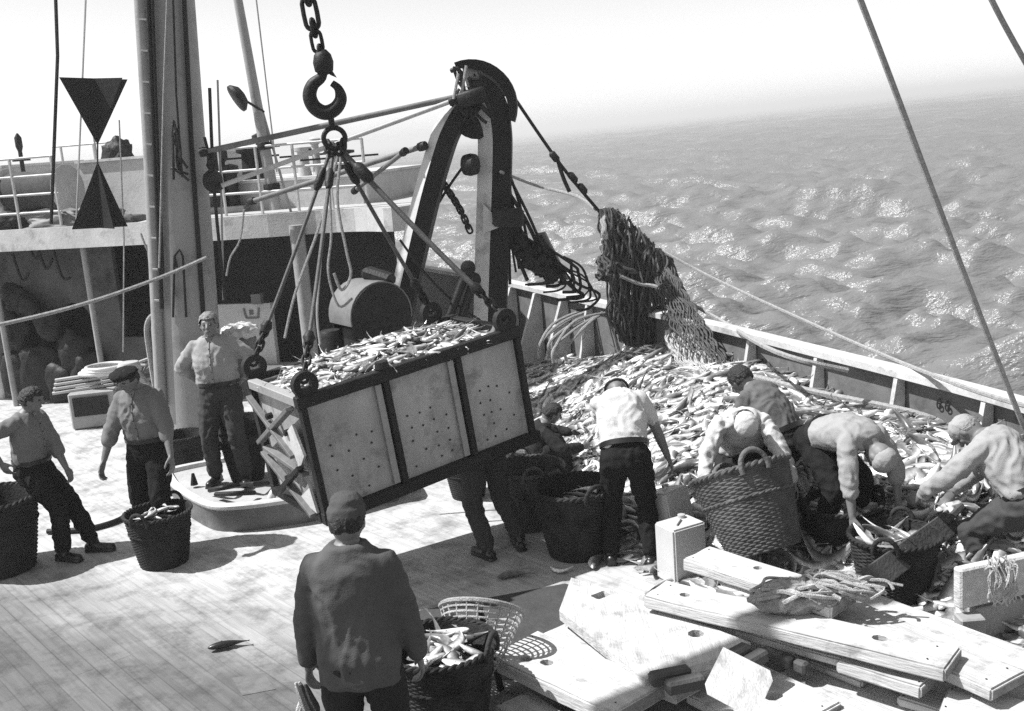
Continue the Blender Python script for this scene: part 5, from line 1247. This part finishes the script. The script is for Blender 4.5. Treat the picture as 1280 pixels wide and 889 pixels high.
# ---------------------------------------------------------------- planks and boards in the foreground
PG = 'loose planks piled on deck'; NAIL = None
def plank(p, q, width, th, z0, z1, label, m=None, group=PG, notch=(), name='plank', bev=.012, ends=True):
    """p, q = picture points of the centre line of the top face; z0, z1 heights of the top at each end"""
    a, b = G(p[0], p[1], z0), G(q[0], q[1], z1); y = (b - a).normalized(); x = y.cross(V((0, 0, 1))).normalized(); z = x.cross(y); L_ = (b - a).length
    o = empty(name, a, 0, label, 'plank', group); o.rotation_euler = Matrix((x, y, z)).transposed().to_euler()
    bm = bmesh.new(); bmesh.ops.create_cube(bm, size=1)
    for v in bm.verts: v.co = V((v.co.x * width, v.co.y * L_ + L_ / 2, v.co.z * th - th / 2))
    bmesh.ops.bevel(bm, geom=bm.edges[:], offset=bev, segments=2, affect='EDGES')
    bmesh.ops.subdivide_edges(bm, edges=[e for e in bm.edges if abs((e.verts[0].co - e.verts[1].co).y) > L_ * .5], cuts=24)
    bmesh.ops.subdivide_edges(bm, edges=[e for e in bm.edges if abs((e.verts[0].co - e.verts[1].co).x) > width * .5], cuts=6)
    sd2 = rnd.random() * 50
    for v in bm.verts: c = v.co; v.co = c + V((noise.noise(V((sd2, c.y * 2.5, c.z * 20))) * .012, 0, noise.noise(V((c.x * 8, c.y * 2, sd2))) * .006)) 
    me = bpy.data.meshes.new('board'); bm.to_mesh(me); bm.free(); me.shade_smooth(); me.set_sharp_from_angle(angle=R(35)); bo_ = mesh_obj(me, 'board', m or M['plank'], o)
    if notch:
        for fy, fx, ly, lx in notch:     # holes cut right through the board
            cbm = MB().box((fx * width, fy * L_, -th / 2), (lx, ly, th * 2), None, min(lx, ly) * .3); co_ = cbm.build('cutter', M['dark'])
            co_.parent = o; md_ = bo_.modifiers.new('hole', 'BOOLEAN'); md_.operation = 'DIFFERENCE'; md_.solver = 'EXACT'; md_.object = co_
            dg = bpy.context.evaluated_depsgraph_get(); dg.update(); nm_ = bpy.data.meshes.new_from_object(bo_.evaluated_get(dg)); bo_.modifiers.clear(); bo_.data = nm_; nm_.name = 'board'; bpy.data.objects.remove(co_)
    global NAIL
    for fy in (.04, .94):
        for fx in (-.3, .3):
            if NAIL is None: nl = NAIL = MB().lathe([(.006, 0), (.006, .002), (.001, .003)], (0, 0, 0), 6).build('nail_head', M['iron'])
            else: nl = NAIL.copy(); COL.objects.link(nl)
            nl.parent = o; nl.location = (fx * width + rnd.uniform(-.01, .01), fy * L_, .002)
    if ends:
        for yy in (-.0015, L_ + .0015): MB().box((0, yy, -th / 2), (width - .03, .004, th - .03)).build('end_grain', M['plankend'], o)
    return o
plank((640, 803), (800, 872), .46, .10, .24, .26, 'nearest broad plank with a dark lower edge, left front of the pile', notch=((.22, .22, .09, .07), (.34, .1, .09, .07)))
plank((690, 786), (868, 850), .36, .09, .16, .24, 'plank with two holes just behind the nearest plank', notch=((.3, -.2, .11, .05), (.62, .1, .08, .06)))
wpoly = [G(x, y, .30) for x, y in ((714, 722), (780, 743), (938, 803), (922, 815), (806, 850), (752, 806), (699, 763))]
wo_ = empty('plank', wpoly[0], 0, 'widest pale board of the pile, with a hole near its right corner', 'plank', PG)
wp_ = MB().prism([p - wpoly[0] for p in wpoly], (0, 0, -.07)).build('board', M['plank'], wo_)
hc_ = G(870, 792, .30) - wpoly[0]; cut = MB().box(hc_, (.10, .10, .3), (0, 0, .6), .03).build('cutter', M['dark'], wo_); md_ = wp_.modifiers.new('hole', 'BOOLEAN'); md_.operation = 'DIFFERENCE'; md_.object = cut
hc2 = G(751, 744, .30) - wpoly[0]; cu2 = MB().box(hc2, (.12, .09, .3), (0, 0, .6), .01).build('cutter', M['dark'], wo_); md_ = wp_.modifiers.new('hole', 'BOOLEAN'); md_.operation = 'DIFFERENCE'; md_.object = cu2
bpy.context.view_layer.update(); dg = bpy.context.evaluated_depsgraph_get(); nm_ = bpy.data.meshes.new_from_object(wp_.evaluated_get(dg)); wp_.modifiers.clear(); wp_.data = nm_; bpy.data.objects.remove(cut); bpy.data.objects.remove(cu2)
dp_ = [G(x, y, 0) for x, y in ((512, 766), (706, 730), (762, 742), (800, 800), (700, 850), (500, 850))]  # thin dark sheet laid flat on the deck beside the planks
o = MB().prism([p - dp_[0] for p in dp_], (0, 0, .004)).build('dark_deck_patch', mat('dark_patch_grey', .045, .7, .25, 5, .3, 25)); o.location = dp_[0]; tag(o, 'thin dark patch lying flat on the deck beside the loose planks', 'hatch plate')
plank((818, 735), (1192, 822), .30, .085, .42, .42, 'long thick plank lying across the middle of the pile', notch=((.12, .0, .07, .06), (.78, -.1, .09, .07)))
plank((838, 752), (1090, 822), .24, .06, .26, .26, 'thin plank directly beneath the long thick plank')
plank((1060, 814), (1165, 846), .3, .08, .29, .29, 'short plank end under the long thick plank')
plank((870, 690), (1055, 748), .30, .09, .52, .50, 'plank with a small hole in front of the tilted basket', notch=((.42, -.15, .06, .06),))
plank((1025, 748), (1262, 850), .32, .08, .36, .34, 'plank running to the lower right corner beside the rag', notch=((.4, .25, .22, .03),))
plank((1062, 742), (1330, 842), .26, .06, .30, .30, 'long plank furthest back in the right hand pile')
plank((1180, 872), (1330, 905), .34, .07, .22, .20, 'pale plank cut by the lower right corner')
plank((900, 845), (1010, 900), .6, .07, .10, .10, 'low pale board with a round hole at the bottom edge', notch=((.55, -.1, .09, .12),))
plank((985, 835), (1120, 900), .5, .06, .06, .06, 'low board lying in the shade beneath the pile at the bottom')
plank((640, 872), (700, 912), .28, .07, .08, .08, 'short low plank end at the bottom beside the basket')
# upright side board at the bottom
lb0 = P(884, 868, 5.95); lbd = empty('plank', lb0, 0, 'grey board standing tilted on edge at the bottom middle', 'plank', PG)
MB().prism([V((0, 0, 0)), P(944, 900, 5.8) - lb0, (P(944, 900, 5.8) - lb0) + (P(907, 821, 6.1) - lb0), P(907, 821, 6.1) - lb0], (.0, .06, .03)).build('board', M['plank'], lbd)
for i, (a_, b2, z, lb) in enumerate((((812, 842), (862, 832), .36, 'left one of the two dark wooden cleats on the widest board'), ((832, 852), (880, 842), .36, 'front one of the two dark wooden cleats on the widest board'), ((912, 815), (934, 803), .37, 'back dark wooden cleat at the right edge of the widest board'), ((930, 825), (955, 810), .34, 'front dark wooden cleat at the right edge of the widest board'), ((976, 815), (990, 822), .22, 'left dark block under the thin plank'), ((995, 822), (1010, 828), .22, 'right dark block under the thin plank'))):
    a, b = G(*a_, z), G(*b2, z); o = tag(MB().bar(V((0, 0, -.04)), b - a - V((0, 0, .04)), .085, .08, (0, 0, 1), .015).build('wood_cleat', M['block']), lb, 'wooden block', 'dark wooden blocks'); o.location = a
plank((905, 716), (1010, 748), .16, .06, .46, .45, 'narrow board just under the plank with the small hole')
plank((925, 786), (1085, 846), .14, .05, .12, .12, 'narrow batten in the dark gap below the middle planks')
plank((1130, 862), (1290, 912), .2, .06, .14, .14, 'narrow batten at the bottom under the right hand planks')
plank((668, 834), (760, 884), .12, .05, .08, .08, 'thin batten in the shade under the nearest broad plank')
# box of boards at the right edge
bx = G(1215, 812, 0); bxo = empty('board_pen', bx, 0, 'low wooden wall of two stacked boards at the right edge', 'board wall')
u = (G(1300, 790, 0) - G(1208, 812, 0)).normalized(); nrm_ = V((u.y, -u.x, 0))
for k in range(2):
    o = MB(); o.bar(V((0, 0, .16 + .29 * k)) - u * (.12 * k), u * 1.4 + V((0, 0, .16 + .29 * k)), .08, .27, (0, 0, 1), .012); o.build('board', M['plank'] if k else M['grey'], bxo)
MB().bar(V((0, 0, .1)) - u * .05 - nrm_ * -.1, V((0, 0, .1)) - u * .5 + V((.0, .5, 0)), .07, .2, (0, 0, 1), .01).build('side_board', M['plank'], bxo)
MB().box(V((-.05, -.08, .14)), (.16, .12, .28), None, .01).build('post', M['grey'], bxo)
# rag / wet net bag on the planks
rg = G(1005, 745, .5); rag = empty('net_bag', rg, 0, 'crumpled grey net bag lying across the planks', 'net bag')
for k in range(46):
    a = rnd.uniform(-.34, .22); b = rnd.uniform(-.1, .12); pts = []
    for i in range(6): t = i / 5; pts.append(V((a + (rnd.uniform(.2, .42)) * t + .02 * math.sin(i * 2 + k), b + .05 * math.sin(k + t * 5) - .05 * t, .03 + .09 * math.sin(math.pi * t) * rnd.uniform(.4, 1.1) * (1 - abs(a)))))
    MB().tube(spline(pts, 4), rnd.uniform(.008, .018), 5).build('strand', M['rope'] if k % 3 else M['lnet'], rag, smooth=True)
b_ = MB(); ell(b_, (0, 0, .0), V((1, 0, 0)), V((0, 1, 0)), V((0, 0, 1)), .34, .14, .09); mesh_obj(remesh(b_, .012, 2, .025, 5, 9), 'bag', M['rope'], rag)
# knotted white netting hanging over the board wall
wn_ = G(1252, 722, .6); o = empty('white_netting', wn_, 0, 'small tuft of white knotted netting hung over the board wall', 'netting')
for k in range(34):
    x = rnd.uniform(-.07, .07); ja = lambda: rnd.uniform(-.05, .05); MB().tube(spline([V((x + ja(), 0, .1 + ja())), V((x + ja(), -.03, .04 + ja())), V((x + ja(), -.05, -.04 + ja())), V((x + ja(), -.05, -.12 + ja()))], 4), .006, 5).build('strand', M['lnet'], o)
# slanting board held by the man at the right
sa, sb = G(1085, 728, .45), H(1192, 650, G(1190, 728, 0)); o = empty('chute_board', sa, 0, 'dark slanting board reaching from the man at right into the fish basket', 'board')
d = sb - sa; xx = d.cross(V((.2, 1, .3))).normalized(); MB().bar(V((0, 0, 0)), d, .17, .025, V((.25, -.8, .55)), .006).build('blade', M['block'], o)
MB().bar(d * .9 + V((0, 0, .03)), d * 1.12 + V((0, 0, .06)), .05, .04, V((.25, -.8, .55)), .01).build('grip', M['block'], o)

# cargo derrick swung out above the camera: its shadow falls across the planks
da, db = G(700, 905, .3) + sd * 8.5, G(1075, 728, .4) + sd * 8.5
dbm = empty('derrick_boom', da, 0, 'cargo derrick boom overhead whose shadow crosses the planks', 'boom'); dv = db - da
MB().tube([-dv * 1.2, V((0, 0, 0)), dv], [.13, .15, .12], 14).build('spar', M['grey'], dbm, smooth=True)
MB().lathe([(.14, -.06), (.17, 0), (.14, .06)], dv, 14, align(dv)).build('head_band', M['iron'], dbm, smooth=True)
# ---------------------------------------------------------------- the men
c_light, c_mid, c_dark = cloth('light_shirt_cloth', .28), cloth('mid_shirt_cloth', .16), cloth('dark_cloth', .022, .4)
c_jack, c_white, c_blk = cloth('jacket_cloth', .08, .3), cloth('white_cloth', .48, .12), cloth('black_cloth', .012, .4)
c_work, c_grey = cloth('work_trouser_cloth', .05, .4), cloth('grey_cloth', .11, .3)
K = 'crew working on deck'
def F_(px, py, z=0): return G(px, py, z)
person(F_(92, 694), -105, front=True, label='man in a grey shirt leaning back against the basket at the left edge', group=K, H_=1.74, pelvis=(0, -.28, .84), bend=4, lean=-3, look=12, neck=12, headup=-4,
       hands=((-.06, .05, .78), (.30, -.36, 1.0)), elbow=((-.8, -.5, -.4), (.7, -.6, -.2)), feet=((-.10, .16), (.13, .0)), shirt=c_mid, sleeve='rolled', pants=c_blk, hair=M['hair'], seed=1, knee=((-.1, 1, .3), (.1, 1, .3)))
person(F_(205, 684), 168, front=True, label='man in a dark flat cap and grey shirt looking down at the basket', group=K, H_=1.82, bend=4, neck=20, headup=-10, look=-12, lean=3,
       hands=((-.36, .26, .84), (.33, .20, .86)), elbow=((-.7, -.6, -.1), (.7, -.6, -.1)), feet=((-.14, .05), (.14, -.1)), shirt=c_mid, sleeve='rolled', pants=c_blk, hair=M['hair'], hat=('flat', c_blk), seed=2, boots=False)
person(F_(290, 603, .26), 178, front=True, label='bald man standing with hands on hips in a light shirt', group=K, H_=1.78, pelvis=(0, 0, .94), bend=-2, lean=2, look=6,
       hands=((-.19, -.06, 1.0), (.19, -.06, 1.0)), elbow=((-1, -.25, 0), (1, -.25, 0)), handdir=((.7, -.7, -.3), (-.7, -.7, -.3)), feet=((-.17, .04), (.15, 0)), shirt=c_light, sleeve='rolled', pants=c_work, hair=M['ghair'], seed=3, thick=1.1, braces=False)
q4 = P(430, 650, 5.3); m4 = V((q4.x, q4.y, 0))
person(m4, -4, 'man in a dark jacket and woollen hat seen from behind in front', K, 1.82, pelvis=(0, 0, .96), bend=2, neck=6, headup=-6,
       hands=((-.29, .10, .84), (.27, .12, .86)), elbow=((-.8, -.5, 0), (.8, -.5, 0)), feet=((-.15, 0), (.15, 0)), palm=((1, -.2, .3), (-1, -.2, .3)), curl=.7, shirt=c_jack, sleeve='long', jacket=True, pants=c_dark, hat=('beanie', cloth('hat_wool', .07, .4)), hair=M['hair'], seed=4, fold=.007, thick=1.02, belt=False)
person(F_(632, 690), 35, 'legs of a man in dark trousers standing under the hanging crate', K, 1.72, pelvis=(-.02, .2, .90), bend=80, neck=0, hands=((-.25, .8, .8), (.25, .8, .8)), feet=((-.20, -.02), (.13, -.04)), toe=(-5, 20), shirt=c_grey, pants=c_work, seed=5, hair=M['hair'])
person(F_(682, 600), -85, 'man with dark hair and dark shirt crouching low behind the baskets', K, 1.6, pelvis=(0, -.1, .15), bend=18, neck=15, hands=((-.25, .35, .45), (.2, .4, .4)), feet=((-.15, .3), (.15, .25)), knee=((-.3, 1, 1), (.3, 1, 1)), shirt=c_dark, pants=c_dark, hair=M['hair'], seed=6)
person(F_(790, 706), -10, 'man in a white vest and hat bending to the fish, seen from behind', K, 1.76, pelvis=(0, -.04, .93), bend=45, neck=20, headup=-8, lean=-7, hands=((-.10, .55, .80), (.38, .30, .66)), elbow=((-.6, -.3, -.3), (.7, -.2, 0)), feet=((-.17, .05), (.16, -.04)), shirt=c_white, sleeve='short', pants=c_blk, hat=('banded', c_white), seed=7)
person(F_(988, 668, .1), 38, 'dark haired man in a grey shirt bending behind the white cap', K, 1.74, pelvis=(0, 0, .80), bend=50, neck=0, headup=8, hands=((-.2, .5, .55), (.2, .5, .55)), feet=((-.17, 0), (.17, 0)), shirt=c_grey, pants=c_dark, hair=M['hair'], seed=8)
person(F_(932, 684, .1), 176, 'man in a white cap and ragged pale shirt holding the tilted basket', K, 1.70, pelvis=(0, -.25, .74), bend=50, neck=10, headup=-22, hands=((-.36, .36, .60), (.36, .30, .66)), elbow=((-1, -.2, 0), (1, -.2, 0)), feet=((-.17, .0), (.17, 0)), shirt=c_white, sleeve='long', pants=c_dark, hat=('soft', c_white), hair=M['hair'], seed=9, fold=.014)
person(F_(1046, 680, .2), -148, 'man in a light shirt and cap bent double over a basket', K, 1.74, pelvis=(-.05, -.22, .80), bend=98, neck=-2, headup=-10, hands=((-.22, .40, .40), (.24, .36, .36)), elbow=((-.7, .2, .1), (.7, .2, .1)), feet=((-.19, 0), (.19, 0)), shirt=c_light, sleeve='rolled', pants=c_blk, hat=('soft', c_light), seed=10)
person(F_(1262, 742), 36, 'man in a light shirt and cap at the right edge, holding the board', K, 1.78, pelvis=(0, -.15, .72), bend=50, neck=8, headup=-6, look=8, hands=((-.30, .50, .70), (.08, .48, .62)), elbow=((-.8, -.2, -.4), (.8, -.5, 0)), feet=((-.20, .0), (.20, .0)), shirt=c_light, sleeve='long', pants=c_work, hat=('peaked', c_light), hair=M['ghair'], seed=11, thick=1.12, fold=.013)
# things held in the hands
mh = m4 + V((-.36, .12, .80)); kf = empty('gutted_fish', mh, 0, 'fish scraps dangling from the left hand of the man in front', 'fish')
for k in range(4):
    mb = MB(); c = V((rnd.uniform(-.02, .05), rnd.uniform(-.02, .02), 0)); mb.tube(spline([c, c + V((.02, 0, -.08)), c + V((rnd.uniform(-.05, .05), 0, -.16)), c + V((rnd.uniform(-.06, .08), 0, -.24))], 4), [.008 + .014 * math.sin(math.pi * i / 12) for i in range(13)], 7); mb.build('strip', M['lnet'] if k % 2 else M['drope'], kf, smooth=True)

bpy.data.scenes.remove(WORK)
